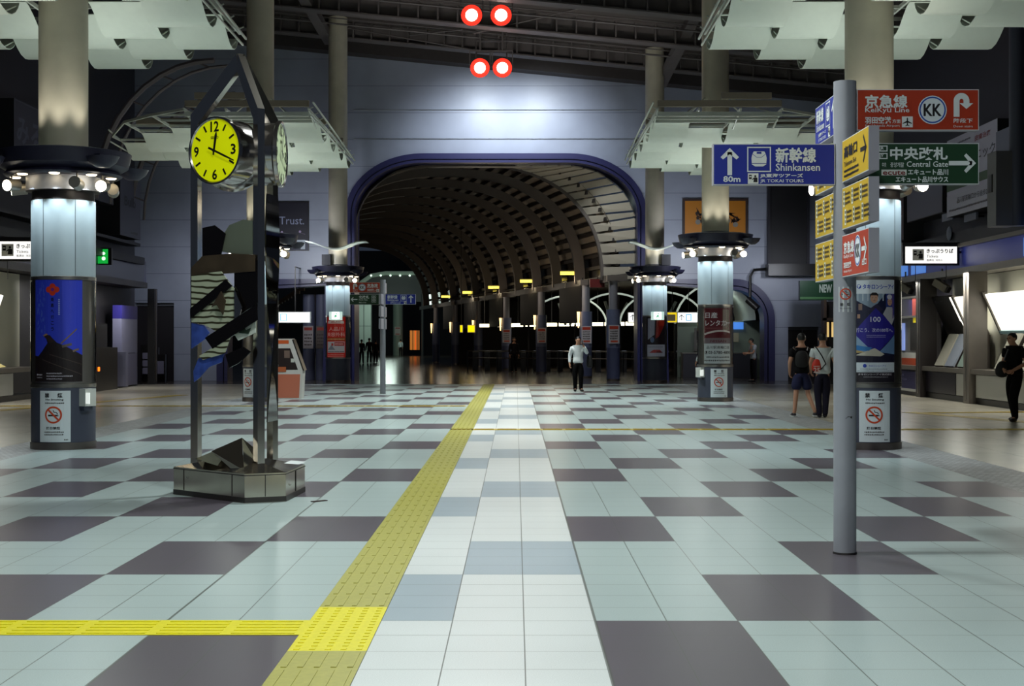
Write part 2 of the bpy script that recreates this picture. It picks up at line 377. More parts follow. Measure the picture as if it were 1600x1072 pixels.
def rim(name, outline, wd, y0, y1):
    """a band following an arch outline, from the outline inwards by wd"""
    b = MB(); n = len(outline); cx = (outline[0][0]+outline[-1][0])/2
    inn = []
    for i, p in enumerate(outline):
        a = Vector(outline[max(i-1, 0)]); c = Vector(outline[min(i+1, n-1)]); d = (c-a).normalized(); nn = Vector((d.y, -d.x))
        inn.append((p[0]+nn.x*wd, p[1]+nn.y*wd if 0 < i < n-1 else 0))
    vs = [(p[0], y, p[1]) for y in (y0, y1) for p in outline]+[(p[0], y, p[1]) for y in (y0, y1) for p in inn]
    f = []
    for i in range(n-1):
        f += [(i, i+1, 2*n+i+1, 2*n+i), (n+i, n+i+1, 3*n+i+1, 3*n+i), (i, i+1, n+i+1, n+i), (2*n+i, 2*n+i+1, 3*n+i+1, 3*n+i)]
    b.add(vs, f, 0, True)
    mid = [Vector((o[0]*.35+q[0]*.65, y0-.015, o[1]*.35+q[1]*.65)) for o, q in zip(outline, inn)]
    b.tube(mid, .02, 4, 1)
    return struct(name, b, [RIM, RIMD])
rim('trim_1', MAIN, .36, YW-.14, YW+1.6); rim('trim_2', RGT, .42, YW-.14, YW+.9); rim('trim_3', LFT, .42, YW-.14, YW+.9)
# side walls
DKW = M('dark_wall', (38, 36, 46), .55, noise=.1, nscale=1.5); DKP = M('night_panel', (28, 27, 32), .5, noise=.1, nscale=2)
def wplane(name, pts, th, m):
    b = MB(); 
    b.add(pts+[(p[0]+th[0], p[1]+th[1], p[2]+th[2]) for p in pts], [(0, 1, 2, 3), (4, 5, 6, 7), (0, 1, 5, 4), (1, 2, 6, 5), (2, 3, 7, 6), (3, 0, 4, 7)])
    return struct(name, b, m)
wplane('wall_right', [(12.3, 18, 0), (12.3, 53, 0), (12.3, 53, 11.2), (12.3, 18, 11.2)], (.3, 0, 0), DKW)
wplane('wall_left', [(-13.9, 18, 0), (-13.9, 52.4, 0), (-13.9, 52.4, 13.5), (-13.9, 18, 13.5)], (-.3, 0, 0), DKW)
wplane('wall_right_return', [(12.3, 53, 0), (16, 53, 0), (16, 53, 11), (12.3, 53, 11)], (0, .3, 0), DKW)
wplane('wall_left_return', [(-18, 52.4, 0), (-13.9, 52.4, 0), (-13.9, 52.4, 14), (-18, 52.4, 14)], (0, .3, 0), DKW)
# dark leaves in the two doorways
for nm, d in (('door_1', DOORR), ('door_2', DOORL)):
    b = MB(); x0, x1, h = d[0][0], d[2][0], d[1][1]
    b.bb(x0, (x0+x1)/2-.01, YW+.3, YW+.36, 0, h, 0); b.bb((x0+x1)/2+.01, x1, YW+.3, YW+.36, 0, h, 0)
    b.bb(x0, x1, YW+.2, YW+.3, h-.12, h, 1)
    for x in ((x0+x1)/2-.1, (x0+x1)/2+.1): b.bb(x-.015, x+.015, YW+.24, YW+.3, .9, 1.3, 1)
    struct(nm, b, [M('dark_door', (38, 34, 38), .4), M('door_frame', (90, 92, 100), .4)])
# ---------------------------------------------------------------- roof
RF = lambda x: ROOF(x)+.95
cb = MB(); cb.add([(-22, -8, RF(-22)), (18, -8, RF(18)), (18, 56.6, RF(18)), (-22, 56.6, RF(-22)), (-22, -8, RF(-22)+.3), (18, -8, RF(18)+.3), (18, 56.6, RF(18)+.3), (-22, 56.6, RF(-22)+.3)],
                [(0, 1, 2, 3), (4, 5, 6, 7), (0, 1, 5, 4), (1, 2, 6, 5), (2, 3, 7, 6), (3, 0, 4, 7)])
ROOFM = M('roof_deck', (92, 84, 82), .7, noise=.12, nscale=.8); STEEL = M('roof_steel', (104, 97, 96), .6, noise=.1, nscale=2)
struct('ceiling', cb, ROOFM)
g = 0
for yy in (54.3, 49.9, 45.5, 41.1):
    g += 1; b = MB(); lo = lambda x: ROOF(x)+.28
    def slab(y0, y1, f0, f1, mi=0):
        b.add([(-20, y0, f0(-20)), (15, y0, f0(15)), (15, y1, f0(15)), (-20, y1, f0(-20)), (-20, y0, f1(-20)), (15, y0, f1(15)), (15, y1, f1(15)), (-20, y1, f1(-20))],
              [(0, 1, 2, 3), (4, 5, 6, 7), (0, 1, 5, 4), (1, 2, 6, 5), (2, 3, 7, 6), (3, 0, 4, 7)], mi)
    slab(yy-.02, yy+.02, lambda x: lo(x)+.0, lambda x: RF(x))
    slab(yy-.3, yy+.3, lambda x: lo(x)-.04, lambda x: lo(x)+.01)
    slab(yy-.3, yy+.3, lambda x: RF(x)-.06, lambda x: RF(x))
    x = -19
    while x < 14:
        b.add([(x-.03, yy-.27, lo(x)), (x+.03, yy-.27, lo(x)), (x+.03, yy, lo(x)), (x-.03, yy, lo(x)), (x-.03, yy-.27, RF(x)), (x+.03, yy-.27, RF(x)), (x+.03, yy, RF(x)), (x-.03, yy, RF(x))],
              [(0, 1, 5, 4), (0, 3, 7, 4), (1, 2, 6, 5)]); x += .68
    b.tube([(-20, yy+2.0, ROOF(-20)+.30), (15, yy+2.0, ROOF(15)+.30)], .035, 6)
    b.tube([(-20, yy-2.2+.01, ROOF(-20)+.55), (15, yy-2.2+.01, ROOF(15)+.55)], .02, 6)
    struct('trim_%d' % (3+g), b, STEEL)
# edge girder on top of the end wall, raking struts, tie rods
b = MB()
b.add([(-18, 55.2, ROOF(-18)-.05), (16, 55.2, ROOF(16)-.05), (16, 56, ROOF(16)-.05), (-18, 56, ROOF(-18)-.05), (-18, 55.2, RF(-18)), (16, 55.2, RF(16)), (16, 56, RF(16)), (-18, 56, RF(-18))],
      [(0, 1, 2, 3), (0, 1, 5, 4), (1, 2, 6, 5), (0, 3, 7, 4)])
struct('trim_8', b, M('edge_girder', (60, 54, 54), .7, noise=.1))
b = MB(); b.bar(at(1033, 131, 55.0), at(1100, -6, 46.5), .36, .3); struct('trim_9', b, STEEL)
b = MB(); b.bar(at(515, 64, 55.0), at(455, -40, 46.5), .36, .3); struct('trim_10', b, STEEL)
b = MB(); b.tube([at(740, 52, 50.4), at(980, -4, 48)], .03, 6); b.tube([at(722, 46, 50.4), at(640, 55, 53)], .03, 6); b.tube([at(505, 37, 54), at(740, 78, 52.6)], .03, 6)
struct('trim_11', b, STEEL)
# curved ribs of the side vault over the left shops
for k, (px, yy) in enumerate(((150, 44), (205, 50))):
    b = MB(); x0 = (px-806)*yy/F
    pts = [(x0+3.6*(1-math.cos(a)), yy, 5.9+4.2*math.sin(a)) for a in [PI/2*i/10 for i in range(11)]]
    for off in (0, .55): b.tube([(p[0]+off*.8, p[1], p[2]-off*.3) for p in pts], .09-.04*bool(off), 6)
    for i in range(1, 10, 2): b.tube([pts[i], (pts[i][0]+.45, pts[i][1], pts[i][2]-.17)], .03, 6)
    struct('trim_%d' % (12+k), b, M('dim_rib', (120, 112, 116), .6))
# ---------------------------------------------------------------- pillars
SS = M('brushed_steel', (168, 164, 158), .28, metal=1, noise=.06, nscale=3); SSD = M('worn_steel', (120, 112, 108), .35, metal=1, noise=.12, nscale=3)
SLATE = M('slate_cladding', (64, 68, 84), .45, noise=.08); CLAD = M('pale_blue_cladding', (158, 172, 178), .4, noise=.05, nscale=3)
NECK = M('brown_neck', (44, 38, 38), .5); DRUM = M('white_drum', (200, 206, 222), .4); DISH = M('indigo_dish', (32, 32, 54), .45, noise=.08)
COLM = M('beige_column', (206, 198, 178), .5, noise=.10, nscale=2.2); SEAM = M('dark_seam', (70, 76, 80), .6)
GLOW = M('downlight_glow', (255, 232, 190), .5, emit=9); LENS = M('flood_lens', (255, 246, 225), .5, emit=9); LAMPB = M('lamp_body', (150, 146, 138), .4, metal=.6)
DARKIN = M('case_back', (34, 32, 36), .4)
def glass_mat():
    m = bpy.data.materials.new('clear_sleeve'); m.use_nodes = True; nt = m.node_tree; nt.nodes.remove(nt.nodes['Principled BSDF'])
    t = nt.nodes.new('ShaderNodeBsdfTransparent'); g = nt.nodes.new('ShaderNodeBsdfGlossy'); g.inputs['Roughness'].default_value = .04
    fr = nt.nodes.new('ShaderNodeFresnel'); fr.inputs[0].default_value = 1.35; x = nt.nodes.new('ShaderNodeMixShader')
    nt.links.new(fr.outputs[0], x.inputs[0]); nt.links.new(t.outputs[0], x.inputs[1]); nt.links.new(g.outputs[0], x.inputs[2])
    nt.links.new(x.outputs[0], nt.nodes['Material Output'].inputs[0]); return m
GLASS = glass_mat()
PX = {'L': -6.62, 'R': 5.17}; PY = (21.15, 37.45, 53.8)
def make_pillar(loc, label, sleeve=True, wave=False):
    t = thing('concourse_pillar', label, 'pillar', loc, group='round concourse pillars'); top = RF(loc[0])-.02
    L = lambda pr, n=40, **k: MB().lathe(pr, n, **k)
    obj('base_ring', L([(.465, 0), (.465, .1), (.45, .105)]), SSD, t)
    b = L([(.453, .1), (.453, .89)]); obj('lower_cladding', b, SLATE, t)
    obj('steel_band', L([(.455, .89), (.462, .895), (.462, .945), (.44, .95)]), SS, t)
    obj('poster_case', L([(.44, .95), (.44, 2.44)]), M('case_steel', (132, 128, 124), .38, metal=.5, noise=.1, nscale=3), t)
    obj('steel_band', L([(.44, 2.44), (.462, 2.445), (.462, 2.495), (.454, 2.5)]), SS, t)
    b = L([(.454, 2.5), (.454, 3.6)])
    for a in (-1.92, -.9, .3, 1.6, 2.9): b.box((.4545*math.cos(a), .4545*math.sin(a), 3.05), (.004, .006, 1.1), 1, rz=a)
    obj('upper_cladding', b, [CLAD, SEAM], t)
    obj('neck', L([(.454, 3.6), (.44, 3.61), (.44, 3.73), (.53, 3.74)]), NECK, t)
    obj('drum', L([(.525, 3.74), (.525, 3.96)]), DRUM, t)
    obj('light_ring', L([(.5, 3.95), (.80, 3.95), (.84, 3.98), (.80, 4.02), (.36, 4.02)]), DISH, t)
    obj('collar_dish', L([(.78, 4.02), (.92, 4.10), (.97, 4.30), (.80, 4.33), (.40, 4.34), (.34, 4.40)]), DISH, t)
    for k in range(4):
        a = PI/4+k*PI/2; b = MB(); c = Vector((1.02*math.cos(a), 1.02*math.sin(a), 4.12))
        pr = [(.0, -.16), (.10, -.15), (.19, -.08), (.23, 0)]
        b.lathe(pr, 16, c=(1.14*math.cos(a), 1.14*math.sin(a), 4.16)); b.disc((1.14*math.cos(a), 1.14*math.sin(a), 4.16), (0, 0, 1), .23)
        b.bar((.8*math.cos(a), .8*math.sin(a), 4.2), (1.1*math.cos(a), 1.1*math.sin(a), 4.18), .05, .05)
        obj('reflector_bowl', b, DISH, t)
    for k in range(8):
        a = -PI/2+.0+k*PI/4+PI/8*.3
        obj('downlight', MB().lathe([(.001, .0), (.06, 0), (.075, .012), (.08, .03)], 14, c=(.68*math.cos(a), .68*math.sin(a), 3.935)), GLOW, t)
    for k, (a, d) in enumerate(((-2.55, .6), (-1.02, 2.6), (-.45, -1.1), (.6, 1.2), (1.8, .4), (2.9, .5))):
        c = Vector((.74*math.cos(a), .74*math.sin(a), 3.80)); ax = Vector((math.cos(a+d), math.sin(a+d), -.12)).normalized()
        b = MB().tube([c-ax*.12, c+ax*.10], .085, 16); b.bar(c+Vector((0, 0, .08)), c+Vector((0, 0, .16)), .02, .02)
        f = obj('flood_lamp', b, LAMPB, t); obj('lens', MB().disc(c+ax*.104, ax, .078, 18).disc(c+ax*.100, ax, .079, 18), LENS, f, fix=False)
    obj('upper_column', L([(.35, 4.34), (.35, top)]), COLM, t)
    if sleeve: obj('glass_sleeve', L([(.461, .95), (.461, 2.44)]), GLASS, t)
    if wave:
        b = MB(); n = 28; pr = [(-1.02+2.2*i/n, 5.03-.13*math.cos((-1.02+2.2*i/n)*2.9)) for i in range(n+1)]
        b.add([(x, y, z+dz) for x, z in pr for y in (-1.4, -.36) for dz in (0, .035)],
              [f for i in range(n) for f in ((4*i, 4*i+2, 4*i+6, 4*i+4), (4*i+1, 4*i+5, 4*i+7, 4*i+3), (4*i, 4*i+4, 4*i+5, 4*i+1), (4*i+2, 4*i+3, 4*i+7, 4*i+6))], 0, True)
        obj('wave_sheet', b, M('white_sheet', (214, 222, 216), .5), t); 
        obj('speaker', MB().bb(.38*(1 if loc[0] > 0 else -1)-.16, .38*(1 if loc[0] > 0 else -1)+.16, -.5, -.2, 4.36, 4.75).disc((.38*(1 if loc[0] > 0 else -1), -.505, 4.58), (0, -1, 0), .08), M('speaker_box', (36, 36, 44), .5), t, fix=False)
    # the light the lamps give: downlights close to the cladding, floods upwards to the canopy
    return t
names = {('L', 0): 'round pillar with the blue castle poster, at the left edge', ('R', 0): 'round pillar behind the near signpost, with the white and blue company poster',
         ('L', 1): 'round pillar mostly hidden behind the mirrored clock tower', ('R', 1): 'round pillar with the maroon car rental poster, right of the tunnel arch',
         ('L', 2): 'round pillar with the red poster, at the left foot of the tunnel arch', ('R', 2): 'round pillar with a dark poster, at the right foot of the tunnel arch'}
for sd in 'LR':
    for k, yy in enumerate(PY):
        make_pillar((PX[sd], yy, 0), names[sd, k], True, k == 2)
    for k, yy in enumerate((4.85,)+PY):
        for q in range(8):
            a = -PI/2+q*PI/4+PI/8*.3
            if k and math.sin(a) > .75: continue
            lamp('SPOT', (PX[sd]+.68*math.cos(a), yy+.68*math.sin(a), 3.92), 60, (.80, .93, 1.0), (PX[sd]+.62*math.cos(a), yy+.62*math.sin(a), 0), size=.05, angle=86, blend=.35, name='downlight_lamp')
        if True:
            for a in (-2.2, -.9, .9, 2.2):
                lamp('SPOT', (PX[sd]+1.0*math.cos(a), yy+1.0*math.sin(a), 4.42), 62 if k < 3 else 22, (.92, 1.0, .95), (PX[sd]+2.2*math.cos(a), yy+3.0*math.sin(a)-.6, 6.4), size=.12, angle=150, blend=.9, name='canopy_flood_lamp')
    for k, yy in enumerate((4.85,)+PY):
        for a in ((-2.35, -1.45, -.6) if k else ()):
            lamp('SPOT', (PX[sd]+.62*math.cos(a), yy+.62*math.sin(a), 4.46), 20, (1, .97, .86), (PX[sd]+.33*math.cos(a), yy+.33*math.sin(a), 6.0), size=.08, angle=80, blend=.9, name='column_wash_lamp')
# ---------------------------------------------------------------- canopies of hanging wave sheets
FAB = M('canopy_sheet', (214, 222, 210), .6, noise=.03); RAIL = M('canopy_rail', (196, 200, 190), .45); BEAM = M('canopy_beam', (140, 128, 112), .6)
PROF = [(0, .34), (.14, .31), (.34, .22), (.56, .10), (.74, .03), (.95, 0), (1.12, .02), (1.27, .08), (1.38, .17), (1.43, .25)]
def sheet_mesh():
    b = MB(); W_ = .452; th = .012
    vs = [(x, y, z+d) for y, z in PROF for x in (-W_, W_) for d in (0, th)]; n = len(PROF)
    f = []
    for i in range(n-1):
        o = 4*i; f += [(o, o+2, o+6, o+4), (o+1, o+5, o+7, o+3), (o, o+4, o+5, o+1), (o+2, o+3, o+7, o+6)]
    f += [(0, 1, 3, 2), (4*n-4, 4*n-2, 4*n-1, 4*n-3)]
    b.add(vs, f, 0, True)
    for x in (-.42, .42): b.bar((x, .9, .02), (x, 1.36, .2), .02, .02)
    return b
proto = None
def canopy(cx, cy, label):
    """five columns of overlapping sheets, each column half a sheet further out towards the middle"""
    global proto
    sg = 1 if cx > 0 else -1; PW = .92; cx += .28*sg
    t = thing('ceiling_canopy', label, 'canopy', (cx, cy, 6.32), group='canopies of white wave sheets over the pillars')
    FAR = {-2: 2.85, -1: 3.7, 0: 4.55, 1: 3.7, 2: 2.85, 3: 1.2}
    NEAR = {-2: -4.3, -1: -4.3, 0: -4.3, 1: -4.3, 2: -3.2, 3: -.9}
    for i, far in FAR.items():
        x = i*PW*sg; j = 0
        while True:
            y0 = far-1.70*j-1.43; j += 1
            if y0 < NEAR[i]: break
            if abs(x+.28*sg) < .82 and y0-.05 < .42 and y0+1.45 > -.42:
                continue      # the pillar column passes here
            if proto is None: proto = obj('wave_sheet', sheet_mesh(), FAB, t); o = proto
            else: o = proto.copy(); C.objects.link(o); o.parent = t
            o.location = (x, y0, 0)
    r = MB(); z = .38
    xs = [(i-.5)*PW*sg for i in range(-2, 5)]; ends = [2.95, 2.95, 3.8, 3.8, 2.95, 1.7, 1.3]; nears = [-5.4, -5.4, -5.4, -5.4, -4.6, -3.5, -1.2]
    for x, e, n_ in zip(xs, ends, nears): r.bar((x, n_, z), (x, e, z), .035, .06)
    for k in (3, 4, 5): r.bar((xs[k], nears[k], z), (xs[k+1], nears[k+1], z), .035, .06)
    for x, e, q, n_ in ((xs[0], 2.95, -sg, -5.4), (xs[-1], 1.3, sg, -1.2)):
        r.bar((x+q*.10, n_, z+.16), (x+q*.10, e, z-.10), .03, .03); r.bar((x+q*.05, n_, z-.14), (x+q*.05, e, z-.2), .025, .03)
    for y in [2.7-.81*k for k in range(11)]:
        for i in range(6):
            if y > ends[i+1] or y < nears[i+1]: continue
            r.bar((xs[i], y, z), (xs[i+1], y, z), .035, .05)
        r.bar((xs[0], y, z), (xs[0]-sg*.11, y, z+.05), .02, .02)
    for y in (-5.35, -4.9, -4.4): r.bar((xs[0], y, z-.10), (xs[3], y, z-.10), .05, .10)
    for x in (xs[0], xs[2], xs[3]): r.bar((x, -5.45, z+.02), (x, -4.2, z-.26), .03, .03)
    obj('rail_frame', r, RAIL, t)
    for y, x0, x1, dz in ((-5.3, xs[0], xs[3], .0), (-2.4, xs[0], xs[5], .05), (1.0, xs[0], xs[-1], .05), (-5.5, -.9*sg, .2*sg, .14)):
        bm_ = MB(); bm_.bar((x0, y, .52+dz), (x1, y, .52+dz), .1, .14)
        obj('cross_beam', bm_, BEAM, t)
    st = MB()
    for sx in (-1, 1):
        for sy in (-1, 1): st.tube([(sx*.3-.28*sg, sy*.2-.0, 1.5), (sx*1.7, sy*1.9-.6, .45)], .018, 6)
    obj('hanger_rod', st, RAIL, t)
    return t
canopy(PX['L'], PY[0], 'white wave-sheet canopy above the near left pillar with the blue poster')
canopy(PX['R'], PY[0], 'white wave-sheet canopy above the near right pillar and signpost')
canopy(PX['L'], PY[1], 'white wave-sheet canopy seen behind the clock tower')
canopy(PX['R'], PY[1], 'white wave-sheet canopy right of the tunnel arch, above the maroon poster pillar')
# red lamps hung from the roof truss
HOT = M('hot_lens', (255, 225, 215), .5, emit=14); RED = M('red_halo_ring', (235, 50, 34), .5, emit=1.4); RH = M('red_lamp_housing', (150, 30, 25), .5)
for (px, py, yy, lb) in ((737, 25, 46.9, 'upper left red floodlight hung from the roof'), (783, 25, 46.9, 'upper right red floodlight hung from the roof'),
                         (750, 107, 51.2, 'lower left red floodlight just above the end wall'), (785, 107, 51.2, 'lower right red floodlight just above the end wall')):
    p = at(px, py, yy); t = thing('red_floodlight', lb, 'floodlight', p, group='red floodlights under the roof')
    b = MB().lathe([(.001, 0), (.2, 0), (.26, .12), (.345, .30), (.345, .33)], 20)
    h = obj('housing', b, RH, t); h.rotation_euler = (PI/2, 0, 0); h.location = (0, .22, 0)
    f = obj('red_halo_ring', MB().lathe([(.19, 0), (.34, 0)], 24), RED, t, fix=False); f.rotation_euler = (PI/2, 0, 0); f.location = (0, -.11, 0)  # glowing ring paints the red halo around the lamp core
    f = obj('lit_core', MB().disc((0, -.13, 0), (0, -1, 0), .195, 24), HOT, t, fix=False)
    obj('bracket', MB().bar((-.36, 0, .05), (-.36, 0, .62), .04, .04).bar((.36, 0, .05), (.36, 0, .62), .04, .04).bar((-.38, 0, .62), (.38, 0, .62), .05, .05).tube([(0, 0, .62), (0, 0, max(.7, RF(p.x)-p.z-.06))], .03, 8), STEEL, t)
t = thing('lamp_truss', 'small steel ladder frame between the upper and lower red floodlights', 'truss', at(768, 62, 52.0))
b = MB()
for x in (-.55, .55): b.tube([(x, 0, -.9), (x, 0, 1.2)], .03, 6)
for z in (-.85, -.45, -.05, .35, .75): b.bar((-.55, 0, z), (.55, 0, z), .04, .05)
obj('ladder', b, STEEL, t)
# ---------------------------------------------------------------- signposts
WHT = (222, 228, 228); BLUE = (26, 44, 150); REDC = (176, 52, 20); GRN = (24, 62, 36); YEL = (196, 160, 20); BLK = (24, 22, 26)
POSTM = M('grey_post', (142, 144, 152), .5, noise=.08, nscale=5); EDGEM = M('sign_edge', (150, 148, 158), .5)
W0, H0 = .897, .302
def bullet(s, u, v, w, h, rgb, bg, k=2):
    """front view of a train nose inside a square frame"""
    s.outline(u, v, u+w, v+h, w*.05, rgb, k)
    c = u+w/2; q = [(.34, .22), (.66, .22), (.80, .30), (.82, .55), (.78, .72), (.72, .82), (.28, .82), (.22, .72), (.18, .55), (.20, .30)]
    s.poly([(u+a*w, v+b*h) for a, b in q], rgb, k)
    s.rect(u+.40*w, v+.72*h, u+.60*w, v+.80*h, bg, k+1)
    s.line((u+.20*w, v+.34*h), (u+.80*w, v+.34*h), w*.02, bg, k+1)
    s.line((u+.22*w, v+.72*h), (u+.40*w, v+.58*h), w*.018, bg, k+1); s.line((u+.78*w, v+.72*h), (u+.60*w, v+.58*h), w*.018, bg, k+1); s.line((u+.40*w, v+.58*h), (u+.60*w, v+.58*h), w*.018, bg, k+1)
def ticketman(s, u, v, w, k=2, fg=(20, 16, 16), bg=(226, 230, 226)):
    s.rect(u, v, u+w, v+w, bg, k); s.rect(u+.1*w, v+.45*w, u+.36*w, v+.85*w, fg, k+1); s.rect(u+.14*w, v+.62*w, u+.32*w, v+.72*w, bg, k+2)
    s.disc(u+.70*w, v+.72*w, .10*w, fg, k+1); s.poly([(u+.52*w, v+.15*w), (u+.9*w, v+.15*w), (u+.9*w, v+.55*w), (u+.80*w, v+.60*w), (u+.60*w, v+.60*w), (u+.38*w, v+.42*w), (u+.42*w, v+.36*w), (u+.56*w, v+.45*w)], fg, k+1)
def plane_icon(s, u, v, w, k=2, fg=(20, 18, 20), bg=(222, 226, 226)):
    s.rect(u, v, u+w, v+w, bg, k); c = u+w/2
    s.poly([(c-.05*w, v+.15*w), (c+.05*w, v+.15*w), (c+.06*w, v+.82*w), (c, v+.92*w), (c-.06*w, v+.82*w)], fg, k+1)
    for q in (-1, 1):
        s.poly([(c, v+.62*w), (c+q*.42*w, v+.40*w), (c+q*.42*w, v+.32*w), (c, v+.46*w)], fg, k+1); s.poly([(c, v+.26*w), (c+q*.18*w, v+.16*w), (c+q*.18*w, v+.10*w), (c, v+.16*w)], fg, k+1)
def uturn(s, u, v, w, h, rgb, k=2):
    t = w*.30; r = w*.40; cx = u+r; cy = v+h-r
    s.rect(u, v, u+t, cy, rgb, k); s.ring(cx, cy, r, t, rgb, k, 0, 0, PI, 18)
    x = cx+r-t/2; s.rect(x-t/2, cy-h*.10, x+t/2, cy, rgb, k); s.poly([(x-t*1.15, cy-h*.10), (x+t*1.15, cy-h*.10), (x, cy-h*.34)], rgb, k)
def kk(s, u, v, r, k=2):
    s.disc(u, v, r, (226, 232, 236), k); s.ring(u, v, r*.93, r*.10, (40, 80, 170), k+1); s.text('KK', u, v-r*.42, r*.84, (22, 20, 24), r*1.22, k+1, .035, al='c')
def g_blue(s, flip=False):
    if not flip:
        arrow(s, .122, .272, .20, .034, PI/2, WHT, 2, .34); s.text('80m', .075, .022, .042, WHT, .125, 2, .03)
        bullet(s, .25, .095, .175, .185, WHT, BLUE); x = .46
        ticketman(s, .255, .008, .078)
        s.text('新幹線', x, .165, .108, WHT, .295, 2, .03); s.text('Shinkansen', x, .103, .055, WHT, .325, 2, .012)
        s.text('JR東海ツアーズ', .345, .050, .033, WHT, .315, 2, .02); s.text('JR TOKAI TOURS', .345, .012, .030, WHT, .32, 2, .012)
    else:
        s.text('新幹線', .06, .165, .108, WHT, .295, 2, .03); s.text('Shinkansen', .06, .103, .055, WHT, .325, 2, .012)
        s.text('JR東海ツアーズ', .15, .050, .033, WHT, .30, 2, .02); s.text('JR TOKAI TOURS', .15, .012, .030, WHT, .30, 2, .012)
        bullet(s, .45, .095, .175, .185, WHT, BLUE); ticketman(s, .55, .010, .078); arrow(s, .755, .272, .22, .034, PI/2, WHT, 2, .34)
def g_red(s, flip=False):
    x = .06 if not flip else .52; K = .555 if not flip else .37
    s.text('京急線', x, .165, .095, WHT, .31, 2, .03); s.text('KeiKyū Line', x, .122, .048, WHT, .325, 2, .012)
    s.text('羽田空港', x, .050, .050, WHT, .19, 2, .02); s.text('方面', x+.20, .052, .03, WHT, .06, 2, .01); s.text('for Haneda Airport', x, .022, .022, WHT, .255, 2, .0)
    plane_icon(s, x+.27, .022, .08); kk(s, K, .15, .105)
    u = .71 if not flip else .10
    uturn(s, u, .10, .145, .175, WHT); s.text('階段下', u, .055, .033, WHT, .14, 2, .015); s.text('Down stairs', u, .022, .016, WHT, .14, 2, 0)
def g_green(s, flip=False):
    x = .245 if not flip else .27
    s.text('中央改札' if not flip else '北改札', x, .180, .092, WHT, .42 if not flip else .31, 2, .03)
    if not flip:
        s.outline(.16, .24, .225, .285, .008, WHT, 2); s.text('JR', .17, .25, .025, WHT, None, 2, .02); s.outline(.16, .185, .225, .23, .008, WHT, 2); s.text('JY', .17, .195, .025, WHT, None, 2, .02)
        s.text('中央', .185, .125, .036, WHT, .03, 2, 0); s.text('중앙개찰', .245, .125, .036, WHT, .10, 2, .01); s.text('Central Gate', .365, .127, .042, WHT, .305, 2, .012)
        s.rect(.18, .065, .365, .108, (214, 220, 214), 2); s.text('ecute', .19, .068, .032, (120, 40, 40), .165, 3, .02)
        s.text('エキュート品川', .375, .068, .042, WHT, .295, 2, .02); s.text('エキュート品川サウス', .285, .014, .042, WHT, .385, 2, .02)
        arrow(s, .875, .155, .20, .032, 0, WHT, 2, .36)
    else:
        s.text('North Gate', x, .125, .042, WHT, .26, 2, .012); s.text('엑큐트 시나가와', x, .045, .036, WHT, .22, 2, .01)
        for a in range(3):
            for c in range(2): s.outline(.65+.07*c, .07+.07*a, .71+.07*c, .13+.07*a, .008, WHT, 2); s.text('JR', .66+.07*c, .085+.07*a, .02, WHT, None, 2, .02)
        arrow(s, .03, .155, .20, .03, PI, WHT, 2, .36)
def g_yellow_exit(s, flip=False):
    s.text('東口(高輪口)' if flip else '高輪口', .08, .165, .085, BLK, .45, 2, .03); s.text('Takanawa Exit', .08, .105, .035, BLK, .42, 2, .01)
    for k in range(2): s.scribble(.08, .06-.035*k, .5, .022, BLK, 2, k)
    arrow(s, .84, .165, .20, .03, 0, BLK, 2, .5)
def g_yellow_list(s, flip=False, seed=1):
    r = random.Random(seed)
    for c in range(2):
        for q in range(3):
            x = .05+.29*q+.05*c; y = .16-.135*c
            s.rect(x, y, x+.055, y+.115, (214, 216, 196), 2)
            for e in range(3): s.rect(x+.015, y+.015+.034*e, x+.042, y+.035+.034*e, BLK, 3)
            for e in range(3): s.scribble(x+.07, y+.012+.034*e, .17, .022, (60, 46, 10), 2, seed*31+c*9+q*3+e)
def g_red_small(s, flip=False):
    s.text('京急線', .07, .165, .085, WHT, .36, 2, .03); s.text('KeiKyū Line', .07, .125, .034, WHT, .33, 2, .01); s.text('羽田空港', .07, .06, .042, WHT, .26, 2, .02); s.text('Haneda Airport', .07, .022, .026, WHT, .28, 2, 0)
    kk(s, .55, .165, .11); arrow(s, .85, .17, .17, .03, 0, WHT, 2, .5); s.text('出口', .70, .055, .045, WHT, .14, 2, .02)
